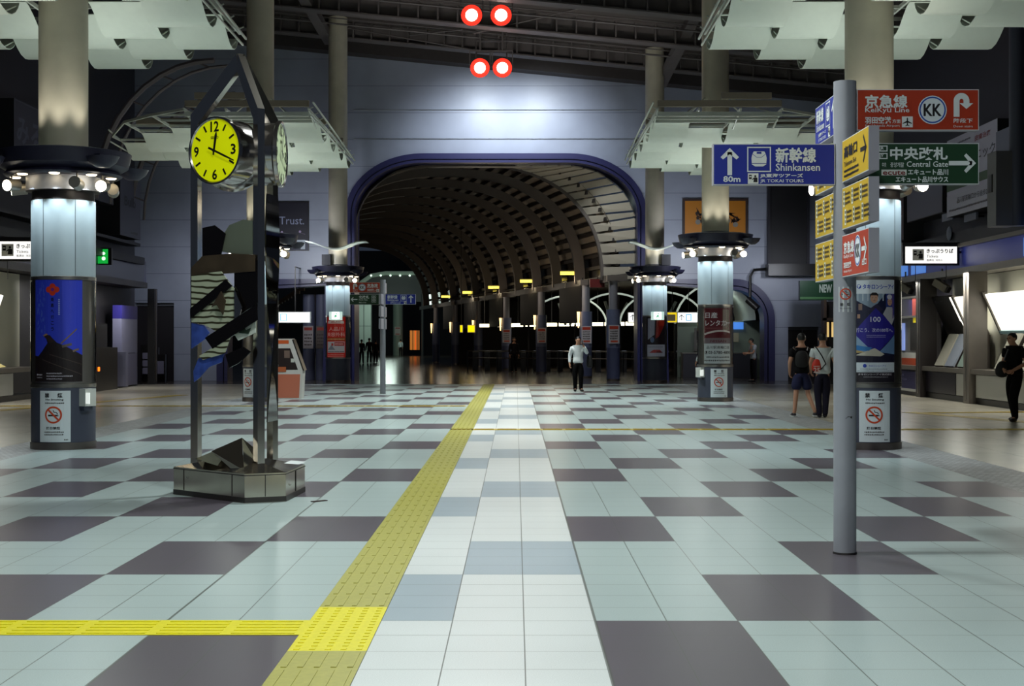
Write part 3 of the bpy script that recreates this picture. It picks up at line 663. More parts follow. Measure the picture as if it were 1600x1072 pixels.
def signpost(loc, label, layout, hh):
    t = thing('signpost', label, 'signpost', loc, group='signposts of coloured panels')
    obj('pole', MB().tube([(0, 0, .012), (0, 0, hh)], .0825, 28), POSTM, t)
    obj('floor_collar', MB().lathe([(.088, 0), (.086, .014), (.08, .016)], 28), M('dark_collar', (30, 26, 28), .6), t)
    for side, z0, rgb, fn, lb, fl in layout:
        hw = {'L': (-W0-.08, -.08), 'R': (.08, .08+W0)}.get(side)
        b = MB()
        if side in 'LR':
            b.bb(hw[0], hw[1], -.035, .035, z0, z0+H0); U, V, o = (1, 0, 0), (0, 0, 1), (hw[0], -.0352, z0)
        elif side == 'N':      # arm reaching towards the camera
            b.bb(-.035, .035, -.08-.79, -.078, z0, z0+H0); U, V, o = (0, -1, 0), (0, 0, 1), (-.0352, -.08, z0)
        else:                  # arm reaching away
            b.bb(-.035, .035, .078, .08+.79, z0, z0+H0); U, V, o = (0, -1, 0), (0, 0, 1), (-.0352, .87, z0)
        p = lab(obj('sign_panel', b, EDGEM, t), lb)
        s = Sheet(o, U, V); W_ = W0 if side in 'LR' else .79
        s.rect(0, 0, W_, H0, (205, 208, 210), 1); s.rect(.006, .006, W_-.006, H0-.006, rgb, 2)
        n0 = len(s.mb.f); k0 = len(s.mb.v); fn(s, fl)
        # lettering sits two layers above the panel colour
        for i in range(k0, len(s.mb.v)): s.mb.v[i] = tuple(Vector(s.mb.v[i])+s.N*.0024)
        if side in 'NF':
            for i in range(k0, len(s.mb.v)):
                q = Vector(s.mb.v[i]); d = (q-s.o).dot(s.U); s.mb.v[i] = tuple(q+s.U*(d*(.79/W0-1)))
        s.build('lettering', p)
    return t
yl = lambda n: (lambda s, f: g_yellow_list(s, f, n))
POST1 = signpost((2.427, 10.66, 0), 'tall grey signpost with coloured direction panels standing on the right in the foreground',
    [('L', 2.715, BLUE, g_blue, 'blue panel with up arrow, bullet train sign and 80m', False), ('R', 3.116, REDC, g_red, 'red panel with KK roundel and U-turn arrow', False),
     ('R', 2.72, GRN, g_green, 'dark green panel with right arrow and Central Gate', False), ('N', 2.727, YEL, g_yellow_exit, 'yellow exit panel with black arrow', False),
     ('N', 2.382, YEL, yl(3), 'yellow panel of small exit listings', False), ('N', 2.035, REDC, g_red_small, 'small red panel with white arrow', False),
     ('F', 3.116, BLUE, g_blue, 'blue panel on the far side of the pole', True), ('F', 2.727, YEL, yl(5), 'yellow listing panel behind the pole', False),
     ('F', 2.382, YEL, yl(7), 'yellow listing panel behind the pole, second from the bottom', False), ('F', 2.035, YEL, yl(9), 'lowest yellow listing panel behind the pole', False)], 3.48)
signpost((-3.94, 42.8, 0), 'far signpost with small red, green and blue panels before the tunnel',
    [('L', 2.99, REDC, g_red, 'red panel with KK roundel', True), ('L', 2.63, GRN, g_green, 'green panel with left arrow', True), ('R', 2.64, BLUE, g_blue, 'blue panel with up arrow', True),
     ('F', 2.99, BLUE, g_blue, 'blue panel on the far side', True), ('N', 2.63, YEL, g_yellow_exit, 'yellow panel facing sideways', True), ('N', 2.27, YEL, yl(4), 'yellow listing panel facing sideways', True),
     ('N', 1.91, (200, 190, 170), yl(6), 'pale listing panel facing sideways', True), ('F', 2.27, YEL, yl(8), 'yellow panel behind the pole', True), ('F', 1.91, YEL, yl(2), 'lower yellow panel behind the pole', True)], 3.37)
# ---------------------------------------------------------------- notices and posters on the pillars (curved to the cladding)
def notice(sd, k, r, ang, z0, wd, ht, name, label, cat, fn, group=None, eps=.0012):
    s = Sheet(cyl=(r, ang-wd/2/r, 0), eps=eps); s.glow = .14 if cat == 'poster' else .03; s.rect(0, 0, wd, ht, fn.paper, 0); fn(s, wd, ht)  # weak glow added to brighten the posters and notices
    o = s.build(name); o.location = (PX[sd], PY[k], z0); return tag(o, label, cat, group)
def toward(sd, k, px):
    """angle on the pillar whose cladding point shows at photo column px"""
    vx, vy = -PX[sd], -PY[k]; base = math.atan2(vy, vx); c = PX[sd]*F/PY[k]+806; R = .454*F/PY[k]
    return base+math.asin(max(-1, min(1, (px-c)/R)))
def p_nosmoke(s, w, h):
    s.text('禁', w*.19, h*.865, h*.09, BLK, None, 2, .03); s.text('煙', w*.60, h*.865, h*.09, BLK, None, 2, .03); s.text('No Smoking', w/2, h*.805, h*.04, BLK, w*.56, 2, .02, al='c')
    s.scribble(w*.2, h*.745, w*.6, h*.03, (70, 70, 70), 2, 5)
    nosmoke(s, w*.47, h*.53, w*.27); s.text('終日禁煙', w*.24, h*.245, h*.055, BLK, w*.44, 2, .03)
    for q in range(2): s.scribble(w*.17, h*(.18-.05*q), w*.62, h*.03, (90, 90, 90), 2, 8+q)
    s.scribble(w*.8, h*.03, w*.12, h*.03, (60, 60, 60), 2, 3)
p_nosmoke.paper = (206, 216, 220)
def p_castle(s, w, h):
    s.rect(0, 0, w, h, (44, 62, 196), 1)
    for q in range(60): 
        u = random.uniform(.06, .26)*w; v = random.uniform(.45, .95)*h; s.rect(u, v, u+.012*w, v+.03*h, (70, 100, 200), 2)
    u, v, r = w*.42, h*.905, w*.07
    for a, c in ((-1, 0), (1, 0), (0, 1), (0, -1)): s.disc(u+a*r*1.05, v+c*r*.85, r*.85, (196, 56, 24), 2)
    s.disc(u, v, r*.5, (110, 40, 130), 3)
    for q, ch in enumerate('姫路へ行こう'): s.text(ch, w*.39, h*(.79-.058*q), h*.036, (14, 14, 26), w*.055, 2, .02)
    for q in range(9): s.rect(w*.53, h*(.80-.018*q), w*.56, h*(.812-.018*q), (150, 170, 220), 2)
    dk = (26, 18, 18)
    s.poly([(0, 0), (w, 0), (w, h*.26), (w*.62, h*.36), (w*.50, h*.385), (w*.36, h*.46), (w*.28, h*.44), (w*.32, h*.38), (w*.20, h*.30), (w*.10, h*.25), (0, h*.255)], dk, 3)
    s.poly([(w*.22, h*.455), (w*.30, h*.475), (w*.46, h*.40), (w*.38, h*.38)], (44, 30, 26), 4); s.poly([(w*.22, h*.455), (w*.30, h*.475), (w*.33, h*.463), (w*.25, h*.445)], (150, 120, 90), 5)
    s.line((w*.58, h*.375), (w*.88, h*.52), w*.022, (120, 100, 50), 4); s.line((w*.60, h*.345), (w*.78, h*.37), w*.05, (92, 84, 80), 4)
    s.line((w*.80, h*.30), (w*.92, h*.32), w*.04, (110, 96, 84), 4)
    s.line((w*.2, h*.22), (w*.98, h*.07), w*.012, (70, 58, 54), 4); s.line((w*.36, h*.27), (w*.98, h*.17), w*.016, (62, 50, 46), 4)
    for q in range(3): s.scribble(w*.30, h*(.075-.027*q), w*(.3+.2*(q == 1)), h*.014, (170, 170, 180), 4, q)
    s.scribble(w*.06, h*.06, w*.14, h*.018, (190, 190, 200), 4, 7); s.scribble(w*.06, h*.035, w*.14, h*.012, (150, 150, 160), 4, 8)
p_castle.paper = (44, 62, 196)
def face(s, u, v, r, hair=True, k=3):
    s.disc(u, v, r, (176, 140, 116), k, ry=r*1.3)
    if hair: s.poly([(u-r*1.05, v+r*.1), (u-r*1.1, v+r*1.0), (u-r*.5, v+r*1.5), (u+r*.5, v+r*1.5), (u+r*1.1, v+r*1.0), (u+r*1.05, v+r*.1), (u+r*.8, v+r*.75), (u-r*.8, v+r*.75)], (24, 18, 18), k+1)
    for q in (-1, 1): s.rect(u+q*r*.42-r*.17, v+r*.10, u+q*r*.42+r*.17, v+r*.22, (40, 26, 24), k+1)
    s.rect(u-r*.28, v-r*.68, u+r*.28, v-r*.56, (120, 60, 56), k+1); s.rect(u-r*.1, v-r*.32, u+r*.12, v-r*.2, (140, 100, 84), k+1)
def p_company(s, w, h):
    lb = (30, 60, 160)
    s.rect(0, h*.86, w, h, (196, 208, 214), 1); s.disc(w*.09, h*.93, w*.055, lb, 2); s.disc(w*.085, h*.935, w*.03, (196, 208, 214), 3); s.line((w*.06, h*.91), (w*.13, h*.95), w*.018, (196, 208, 214), 4)
    s.text('タキロンシーアイ', w*.18, h*.905, h*.045, lb, w*.80, 2, .02)
    s.rect(0, h*.24, w, h*.86, (18, 22, 50), 1)
    s.poly([(0, h*.86), (w*.72, h*.86), (w*.42, h*.71), (0, h*.80)], (120, 140, 156), 2)
    for q in range(6): s.rect(w*(.05+.12*q), h*.79, w*(.08+.12*q), h*.86, (160, 176, 186), 3)
    s.rect(w*.74, h*.60, w, h*.86, (40, 56, 120), 2); s.rect(w*.93, h*.62, w*.97, h*.86, (90, 70, 130), 3)
    s.poly([(w*.30, h*.70), (w*.50, h*.76), (w*.66, h*.71), (w*.60, h*.68)], (40, 36, 60), 3); face(s, w*.45, h*.815, w*.09)
    s.poly([(w*.66, h*.66), (w*.76, h*.73), (w*.92, h*.73), (w, h*.62), (w*.9, h*.55)], (160, 164, 168), 3); face(s, w*.85, h*.78, w*.07, False); s.disc(w*.84, h*.828, w*.075, (186, 190, 196), 5, ry=w*.06)
    s.rect(w*.08, h*.70, w*.17, h*.76, (120, 100, 90), 2); s.rect(w*.05, h*.62, w*.12, h*.66, (150, 120, 100), 2)
    s.poly([(0, h*.46), (0, h*.50), (w*.48, h*.72), (w, h*.52), (w, h*.47), (w*.48, h*.27)], (36, 30, 128), 4)
    s.text('100', w*.36, h*.585, h*.05, (200, 205, 215), w*.24, 6, .01); s.text('行こう、次の100年へ。', w*.02, h*.485, h*.040, (206, 210, 224), w*.92, 6, 0)
    for q in range(2): s.scribble(w*.27, h*(.45-.016*q), w*.46, h*.008, (150, 150, 190), 6, q)
    s.poly([(0, h*.46), (0, h*.30), (w*.46, h*.29)], (120, 150, 176), 3); s.poly([(0, h*.36), (w*.40, h*.335), (w*.32, h*.30), (0, h*.31)], (40, 110, 170), 5)
    s.poly([(w, h*.46), (w*.56, h*.29), (w, h*.27)], (90, 124, 160), 3); s.poly([(0, h*.26), (w*.46, h*.33), (w*.7, h*.27), (w*.6, h*.25)], (176, 176, 160), 5); s.poly([(0, h*.28), (w*.25, h*.29), (0, h*.315)], (160, 140, 90), 6)
    s.rect(0, h*.19, w, h*.26, (22, 22, 40), 4)
    s.rect(0, h*.095, w, h*.19, (190, 204, 210), 1); s.disc(w*.23, h*.158, w*.045, lb, 2); s.text('タキロンシーアイ', w*.32, h*.146, h*.022, lb, w*.42, 2, .01)
    s.scribble(w*.12, h*.122, w*.66, h*.008, (90, 100, 110), 2, 3); s.scribble(w*.04, h*.103, w*.92, h*.008, (90, 100, 110), 2, 4)
    s.rect(0, 0, w, h*.095, (26, 22, 30), 1); s.text('タキロンシーアイ株式会社', w*.07, h*.065, h*.02, (190, 190, 196), w*.84, 2, .01); s.scribble(w*.2, h*.045, w*.6, h*.009, (140, 140, 146), 2, 9)
p_company.paper = (196, 208, 214)
def p_rental(s, w, h):
    mr = (86, 22, 30)
    s.rect(0, h*.46, w, h, mr, 1); s.text('日産', w*.06, h*.82, h*.105, (205, 210, 210), w*.42, 2, .01); s.text('レンタカー', w*.06, h*.68, h*.105, (205, 210, 210), w*.90, 2, .01)
    s.scribble(w*.05, h*.63, w*.8, h*.018, (130, 80, 80), 2, 2)
    pts = [(w*(.02+.96*i/14), h*(.49+.10*math.sin(PI*(.12+.62*i/14)))) for i in range(15)]
    for a, b in zip(pts, pts[1:]): s.line(a, b, h*.032, (190, 186, 180), 2)
    s.rect(w*.66, h*.6, w*.92, h*.98, (120, 112, 100), 2); s.rect(w*.74, h*.6, w*.76, h*.98, (90, 60, 60), 3)
    s.text('カー', w*.70, h*.69, h*.085, (205, 210, 210), w*.26, 3, .01)
    s.rect(0, h*.36, w, h*.46, (110, 100, 104), 1); s.text('NISSAN', w*.24, h*.385, h*.04, mr, w*.55, 2, .02)
    s.rect(0, 0, w, h*.36, (178, 190, 190), 1); s.text('品川駅高輪口店', w*.10, h*.265, h*.055, (40, 44, 44), w*.84, 2, .01)
    s.rect(w*.04, h*.17, w*.13, h*.225, (30, 30, 30), 2); s.text('L', w*.06, h*.18, h*.04, (190, 196, 196), None, 3, .02); s.text('03-5780-4800', w*.17, h*.175, h*.05, (30, 30, 30), w*.8, 2, .02)
    s.scribble(w*.1, h*.10, w*.85, h*.03, (80, 84, 84), 2, 5); s.scribble(w*.02, h*.04, w*.94, h*.03, (80, 84, 84), 2, 6)
p_rental.paper = (178, 190, 190)
def p_surgery(s, w, h):
    s.rect(0, 0, w, h, (206, 46, 36), 1); s.rect(0, h*.42, w, h*.50, (166, 70, 30), 2)
    s.poly([(w*.08, h*.84), (w*.92, h*.84), (w*.9, h*.90), (w*.5, h*.95), (w*.1, h*.90)], (222, 206, 196), 2); s.text('品川', w*.28, h*.855, h*.05, (170, 40, 30), w*.44, 3, .01)
    s.text('人品川', w*.16, h*.66, h*.10, (226, 200, 190), w*.72, 2, .0); s.text('美容外科', w*.04, h*.525, h*.10, (226, 200, 190), w*.92, 2, .0)
    s.scribble(w*.04, h*.445, w*.9, h*.03, (220, 180, 120), 3, 3)
    s.rect(w*.05, h*.13, w*.95, h*.40, (196, 196, 198), 2); s.rect(w*.45, h*.30, w*.93, h*.385, (180, 40, 36), 3); s.scribble(w*.48, h*.33, w*.4, h*.025, (230, 220, 215), 4, 5)
    s.poly([(w*.08, h*.2), (w*.5, h*.2), (w*.4, h*.26), (w*.3, h*.32), (w*.2, h*.26)], (130, 140, 150), 3); s.rect(w*.3, h*.3, w*.4, h*.36, (180, 50, 40), 3); s.scribble(w*.08, h*.145, w*.84, h*.02, (60, 60, 66), 3, 6)
    for q in range(2): s.scribble(w*.06, h*(.07-.04*q), w*.85, h*.025, (220, 150, 140), 2, 7+q)
p_surgery.paper = (176, 30, 24)
def p_dark(s, w, h):
    s.rect(0, 0, w, h, (24, 18, 22), 1); s.poly([(w*.08, h*.42), (w*.08, h*.96), (w*.42, h*.98), (w*.40, h*.55)], (120, 126, 140), 2); s.disc(w*.3, h*.42, w*.09, (70, 90, 120), 3, ry=w*.13)
    s.poly([(w*.45, h*.45), (w*.5, h*.96), (w*.95, h*.96), (w*.9, h*.8), (w*.6, h*.5)], (116, 26, 20), 2); s.rect(w*.62, h*.78, w*.9, h*.92, (150, 40, 24), 3)
    s.rect(w*.05, 0, w*.95, h*.30, (140, 146, 158), 2); s.poly([(w*.15, h*.09), (w*.8, h*.09), (w*.65, h*.17), (w*.35, h*.17)], (130, 40, 40), 3); s.scribble(w*.5, h*.09, w*.3, h*.04, (30, 30, 34), 4, 4); s.scribble(w*.12, h*.23, w*.7, h*.025, (90, 96, 104), 4, 2)
p_dark.paper = (24, 18, 22)
NSG = 'no smoking notices on the pillars'
for sd, k, px, lb in (('L', 0, 85.7, 'white no smoking notice on the pillar at the left edge, under the blue poster'), ('R', 0, 1367, 'white no smoking notice on the pillar behind the near signpost'),
                      ('L', 1, 388, 'white no smoking notice half hidden behind the clock tower leg'), ('R', 1, 1124, 'white no smoking notice under the maroon car rental poster')):
    notice(sd, k, .4545, toward(sd, k, px), .115, .455, .735, 'no_smoking_notice', lb, 'notice', p_nosmoke, NSG)
POS = 'posters in the pillar cases'
notice('L', 0, .4435, toward('L', 0, 89), .98, .74, 1.46, 'castle_poster', 'bright blue poster of a dark castle roof with a red crest, left edge', 'poster', p_castle, POS)
notice('R', 0, .4435, toward('R', 0, 1369), .975, .60, 1.475, 'company_poster', 'white and blue poster with two faces and a purple diamond, behind the signpost', 'poster', p_company, POS)
notice('R', 1, .4435, toward('R', 1, 1122), .98, .76, 1.42, 'car_rental_poster', 'maroon car rental poster with white writing above its no smoking notice', 'poster', p_rental, POS, eps=.002)
notice('L', 2, .4435, toward('L', 2, 524), .92, .78, 1.52, 'clinic_poster', 'red clinic poster with white writing at the left of the tunnel arch', 'poster', p_surgery, POS, eps=.003)
notice('R', 2, .4435, toward('R', 2, 1026), .98, .80, 1.46, 'dark_poster', 'dark poster with a red patch at the right foot of the tunnel arch', 'poster', p_dark, POS, eps=.003)
# small sticker on the near signpost
t = thing('no_smoking_sticker', 'small white no smoking sticker on the grey pole of the near signpost', 'sticker', (2.427, 10.66, 1.78))
a0 = -PI/2-.16
b = Sheet(cyl=(.0832, a0-.052/.0832, 0), eps=.0006); b.rect(0, 0, .104, .185, (196, 200, 200), 0); s = b; nosmoke(s, .052, .132, .042, 2); s.text('禁', .012, .045, .022, (50, 50, 50), None, 2, .02); s.text('煙', .062, .045, .022, (50, 50, 50), None, 2, .02); s.text('No Smoking', .052, .02, .012, (60, 60, 60), .084, 2, 0, al='c'); s.build('sheet', t)
t = thing('torn_sticker', 'torn paper sticker low on the right side of the near signpost pole', 'sticker', (2.427, 10.66, 1.3)); b = Sheet(cyl=(.0832, -.62, 0), eps=.0006)
b.poly([(0, .045), (.03, .07), (.04, .02), (.035, -.01), (.012, .0)], (176, 172, 166), 0); b.rect(.014, .012, .03, .03, (90, 80, 80), 1); obj('sheet', b.mb, b.mats, t, fix=False)
t = thing('pole_mark', 'dark scuff of tape near the foot of the near signpost pole', 'tape', (2.427, 10.66, 1.0)); b = Sheet(cyl=(.0832, -PI/2-.3, 0), eps=.0006)
b.poly([(0.01, 0), (.06, 0), (.062, .02), (.05, .014), (.03, .016)], (28, 24, 24), 1); obj('tape', b.mb, b.mats, t, fix=False)
# exit lights and boxes on the pillars
for sd, px, lb in (('L', 525, 'glowing exit light above the red clinic poster'), ('R', 1027, 'glowing exit light above the dark poster at the right of the tunnel')):
    t = thing('exit_light', lb, 'exit light', (PX[sd], PY[2], 2.34), group='exit lights on the pillars'); a = toward(sd, 2, px); cx, cy = .50*math.cos(a), .50*math.sin(a)
    obj('housing', MB().box((cx, cy, .14), (.48, .08, .30)), M('lit_housing', (190, 214, 204), .4, emit=.9), t)
    s = Sheet((cx-.13, cy-.042, .02), (1, 0, 0), (0, 0, 1), eps=.003); s.rect(0, 0, .26, .25, (225, 255, 240), 1, 5.0); s.disc(.15, .19, .026, (40, 150, 100), 2, 1.0); s.poly([(.08, .04), (.11, .04), (.14, .09), (.17, .04), (.20, .04), (.17, .12), (.16, .16), (.10, .15), (.09, .12)], (40, 150, 100), 2, 1.0); s.build('pictogram', t)
for sd, k, px, z0, lb in (('L', 0, 148, .62, 'white wall box on the right flank of the blue poster pillar'), ('R', 1, 1090, .62, 'white wall box on the left flank of the maroon poster pillar')):
    t = thing('wall_box', lb, 'box', (PX[sd], PY[k], z0), group='white boxes on the pillar flanks'); a = -.55 if sd == 'L' else PI+.55; c, s_ = math.cos(a), math.sin(a)
    obj('case', MB().box((.50*c, .50*s_, .13), (.14, .2, .25), rz=a), M('white_plastic', (206, 208, 202), .4), t)
    obj('screen', MB().box((.50*c+.03, .50*s_-.115+.02*(sd == 'R'), .12), (.10, .02, .16), rz=a+PI/2*0), M('lit_dial', (235, 240, 235), .4, emit=.7), t)
    obj('bracket', MB().box((.47*c, .47*s_, -.03), (.1, .16, .06), rz=a), SLATE, t)
# ---------------------------------------------------------------- mirrored clock tower
MIR = M('mirror_steel', (206, 200, 190), .14, metal=1, bump=.06, nscale=1.5); MIRD = M('mirror_steel_dark', (120, 116, 112), .08, metal=1, bump=.1, nscale=1.2)
MIRB = M('brushed_mirror', (200, 192, 178), .19, metal=1, noise=.08, nscale=4)
CX, CY = -2.79, 14.62
T = thing('clock_tower', 'mirror-steel clock tower with three legs and yellow clock faces', 'clock tower', (CX, CY, 0))
L_, F_, R_ = Vector((-3.27-CX, 14.78-CY, 0)), Vector((-2.555-CX, 14.37-CY, 0)), Vector((-2.535-CX, 15.05-CY, 0))
hexa = [(-3.49-CX, 14.74-CY), (-2.614-CX, 13.93-CY), (-2.243-CX, 14.09-CY), (-2.19-CX, 15.0-CY), (-2.50-CX, 15.42-CY), (-3.40-CX, 15.12-CY)]
def seg(a, b, t): return (a[0]+(b[0]-a[0])*t, a[1]+(b[1]-a[1])*t)
b = MB(); n = 6
lo = [Vector((p[0], p[1], .0)) for p in hexa]; up = [Vector((p[0], p[1], .285)) for p in hexa]; apex = Vector((0, 0, .42))
b.add(lo+up+[apex], [(i, (i+1) % n, n+(i+1) % n, n+i) for i in range(n)]+[(n+i, n+(i+1) % n, 2*n) for i in range(n)])
obj('base', b, MIRB, T)
# plinth line and access doors on the base
b = MB()
for i in (0, 1, 2):
    p, q = hexa[i], hexa[(i+1) % 6]; d = Vector((q[0]-p[0], q[1]-p[1], 0)); nn = Vector((d.y, -d.x, 0)).normalized()*.003
    e = lambda t, z: Vector((*seg(p, q, t), z))+nn
    b.bar(e(0, .03), e(1, .03), .006, .05); b.bar(e(0, .268), e(1, .268), .006, .008)
    for t_ in ((.15, .83) if i == 0 else (.5,)): b.bar(e(t_, .06), e(t_, .265), .006, .006)
    if i == 2: b.bar(e(.5, .06), e(.5, .265), .006, .006)
obj('base_seam', b, M('base_joint', (46, 42, 40), .5), T)
b = MB(); p, q = hexa[0], hexa[1]
for t_ in (.2, ): b.ball((*seg(p, q, t_), .19), .012)
p, q = hexa[2], hexa[3]; b.ball((*seg(p, q, .2), .15), .014)
obj('lock', b, SS, T)
b = MB(); u = Vector((-2.32-CX, 14.45-CY, .33)); b.add([u, u+Vector((.15, .03, -.012)), u+Vector((.19, .22, -.0)), u+Vector((.04, .20, .014))], [(0, 1, 2, 3)]); b.v = [(x, y, z+.012) for x, y, z in b.v]
lab(obj('name_plate', b, M('white_plate', (214, 220, 220), .4), T, fix=False), 'small white plate on the sloping base top')
# sharp mirrored shards standing on the base
def shard(pts, faces): obj('shard', MB().add(pts, faces), MIRB, T)
A = lambda px, py, Y: at(px, py, Y)-Vector((CX, CY, 0))
shard([A(305, 717, 14.5), A(331, 706, 14.75), A(366, 736, 14.2), A(345, 730, 14.9)], [(0, 1, 2), (0, 2, 3), (1, 2, 3), (0, 1, 3)])
shard([A(330, 705, 14.35), A(378, 684, 14.4), A(381, 735, 14.13), A(365, 736, 14.2), A(362, 730, 14.7)], [(0, 1, 2), (0, 2, 3), (1, 2, 4), (0, 1, 4), (0, 3, 4), (2, 3, 4)])
shard([A(378, 684, 14.4), A(396, 699, 14.45), A(399, 718, 14.4), A(382, 736, 14.14), A(390, 720, 14.8)], [(0, 1, 2), (0, 2, 3), (0, 1, 4), (1, 2, 4), (2, 3, 4), (0, 3, 4)])
# three legs that fold in to a common apex
ZB = 3.875; AP = Vector((0, 0, 4.47))
for p in (L_, F_, R_):
    d = Vector((p.x, p.y, 0)).normalized(); tn = Vector((-d.y, d.x, 0)); h = .041; z0 = .29
    sec = [tn*h-d*h, tn*h+d*h, -tn*h+d*h, -tn*h-d*h]
    b = MB(); top = [AP+tn*h+d*.0-Vector((0, 0, .17)), AP+tn*h+d*.02, AP-tn*h+d*.02, AP-tn*h-Vector((0, 0, .17))]
    rings = [[p+q+Vector((0, 0, z0)) for q in sec], [p+q+Vector((0, 0, ZB-(.10 if i in (0, 3) else 0))) for i, q in enumerate(sec)], top]
    vs = sum(rings, []); b.add(vs, [(4*r+i, 4*r+(i+1) % 4, 4*r+4+(i+1) % 4, 4*r+4+i) for r in range(2) for i in range(4)]+[(0, 1, 2, 3), (8, 9, 10, 11)])
    obj('leg', b, MIR, T)
DIAL = M('lit_dial_yellow', (192, 200, 0), .4, emit=.55); DIALW = M('pale_dial', (186, 200, 160), .35); CASE = M('clock_case', (176, 172, 170), .16, metal=1)
def clock(c, nrm, dial, hands=True, r=.325, depth=.30):
    nrm = Vector(nrm).normalized(); U = Vector((0, 0, 1)).cross(nrm).normalized(); V = Vector((0, 0, 1))
    b = MB(); m = Matrix((U, V, nrm)).transposed()
    pr = [(r-.02, -.012), (r-.006, .004), (r+.012, 0), (r+.014, -.03), (r-.01, -.05), (r-.01, -depth+.03), (r+.004, -depth+.02), (r-.05, -depth), (.001, -depth)]
    q = MB().lathe(pr, 44); q.v = [tuple(m @ Vector(v)+c) for v in q.v]
    k = obj('clock', q, CASE, T)
    s = Sheet(c-nrm*.010, U, V, eps=.0015); s.mats.append(dial)
    s.mb.add([s.p((r-.016)*math.cos(2*PI*i/44), (r-.016)*math.sin(2*PI*i/44), 0) for i in range(44)], [tuple(range(44))], 0); s.build('dial', k)
    if not hands: return
    bk = (16, 16, 10)
    for n in range(12):
        s = Sheet(c-nrm*.008, U, V, eps=.0015)
        a = PI/2-n*PI/6; ca, sa = math.cos(a), math.sin(a); 
        if n in (0, 3, 6, 9): s.text({0: '12', 3: '3', 6: '6', 9: '9'}[n], ca*.238, sa*.238-.05, .10, bk, .060 if n else .105, 1, .035, al='c')
        else: s.line((ca*.215, sa*.215), (ca*.285, sa*.285), .021, bk, 1)
        s.build('numeral' if n % 3 == 0 else 'hour_mark', k)
    s = Sheet(c-nrm*.008, U, V, eps=.0015)
    s.text('SEIKO', 0, .115, .026, (60, 60, 20), .1, 1, .02, al='c'); s.build('lettering', k)
    s = Sheet(c+nrm*.002, U, V, eps=.003)
    a = PI/2-math.radians(9.5); d = Vector((math.cos(a), math.sin(a))); nn = Vector((-d.y, d.x))
    P = lambda x, y: (d.x*x+nn.x*y, d.y*x+nn.y*y)
    s.raw([P(-.045, -.011), P(.15, -.016), P(.20, 0), P(.15, .016), P(-.045, .011)], bk, 1); s.build('hour_hand', k)
    s = Sheet(c+nrm*.008, U, V, eps=.003); a = PI/2-math.radians(114); d = Vector((math.cos(a), math.sin(a))); nn = Vector((-d.y, d.x))
    s.raw([P(-.075, -.011), P(.17, -.010), P(.285, -.006), P(.285, .006), P(.17, .010), P(-.075, .011)], bk, 1); s.disc(0, 0, .016, bk, 2); s.build('minute_hand', k)
def outn(a, b_, third): 
    d = b_-a; n_ = Vector((d.y, -d.x, 0)); 
    return n_ if n_.dot(third-a) < 0 else -n_
clock(Vector((-2.985-CX, 14.30-CY, 3.453)), outn(L_, F_, R_), DIAL, depth=.34)
clock(Vector((-2.375-CX, 14.68-CY, 3.462)), Vector((1, -.02, 0)), DIALW, depth=.25)
clock((L_+R_)/2+outn(L_, R_, F_).normalized()*.2+Vector((0, 0, 3.46)), outn(L_, R_, F_), DIALW, hands=False, depth=.3)
obj('drum_hub', MB().lathe([(.12, 3.25), (.16, 3.3), (.16, 3.62), (.12, 3.66)], 20), CASE, T)
# panels of the sculpture hung between the legs
def dune_material():
    t = NT('dune_glass'); wv = t.nt.nodes.new('ShaderNodeTexWave'); wv.bands_direction = 'Z'; wv.inputs['Scale'].default_value = 5.2; wv.inputs['Distortion'].default_value = 3.2; wv.inputs['Detail'].default_value = 2; wv.inputs['Detail Scale'].default_value = .7
    t.nt.links.new(t.co, wv.inputs['Vector']); r = t.nt.nodes.new('ShaderNodeValToRGB'); r.color_ramp.elements[0].position = .12; r.color_ramp.elements[0].color = (.035, .032, .016, 1); r.color_ramp.elements[1].position = .38; r.color_ramp.elements[1].color = (.42, .46, .33, 1)
    t.nt.links.new(wv.outputs['Fac'], r.inputs[0]); return t.done(r.outputs[0], .25)
DUNE = dune_material(); BLKG = M('black_glass', (14, 11, 11), .12); BLUG = M('blue_glass', (54, 76, 150), .3, noise=.5, nscale=9); BRNG = M('brown_glass', (62, 52, 40), .3, noise=.3, nscale=5)
def plate(name, px, Ys, m, th=.012, lb=None):
    """flat polygon of the sculpture with its own thickness"""
    pts = [A(x, y, Y) for (x, y), Y in zip(px, Ys)]; nrm = (pts[1]-pts[0]).cross(pts[2]-pts[0]).normalized()*th; n = len(pts)
    tr = tessellate_polygon([[Vector((x, y, 0)) for x, y in px]])
    b = MB().add(pts+[p+nrm for p in pts], [tuple(t) for t in tr]+[tuple(n+i for i in t) for t in tr]+[(i, (i+1) % n, n+(i+1) % n, n+i) for i in range(n)])
    o = obj(name, b, m, T); return lab(o, lb) if lb else o
def yl_(px): return 14.66-(px-297)*.0038           # plane between the left and the front leg
def pl(name, pts, m, off=0., th=.012, lb=None): return plate(name, pts, [yl_(x)+off for x, y in pts], m, th, lb)
pl('dune_panel', [(299, 430), (345, 424), (366, 452), (366, 498), (341, 520), (320, 508), (299, 503)], DUNE, 0, lb='pale rippled dune panel')
pl('black_band', [(297, 482), (352, 437), (362, 447), (297, 498)], BLKG, -.03, lb='black diagonal band across the dune panel')
pl('black_band', [(320, 528), (400, 476), (402, 500), (332, 545)], BLKG, -.03, lb='lower black diagonal band')
pl('dune_panel', [(312, 556), (356, 528), (362, 524), (352, 552), (318, 562)], DUNE, -.01, lb='lower strip of rippled dune panel')
pl('black_panel', [(366, 425), (400, 402), (402, 474), (366, 498)], BLKG, .03)
pl('brown_panel', [(299, 418), (316, 400), (362, 396), (398, 398), (398, 424), (345, 428), (299, 432)], BRNG, .02, lb='dark brown panel with faint ripples')
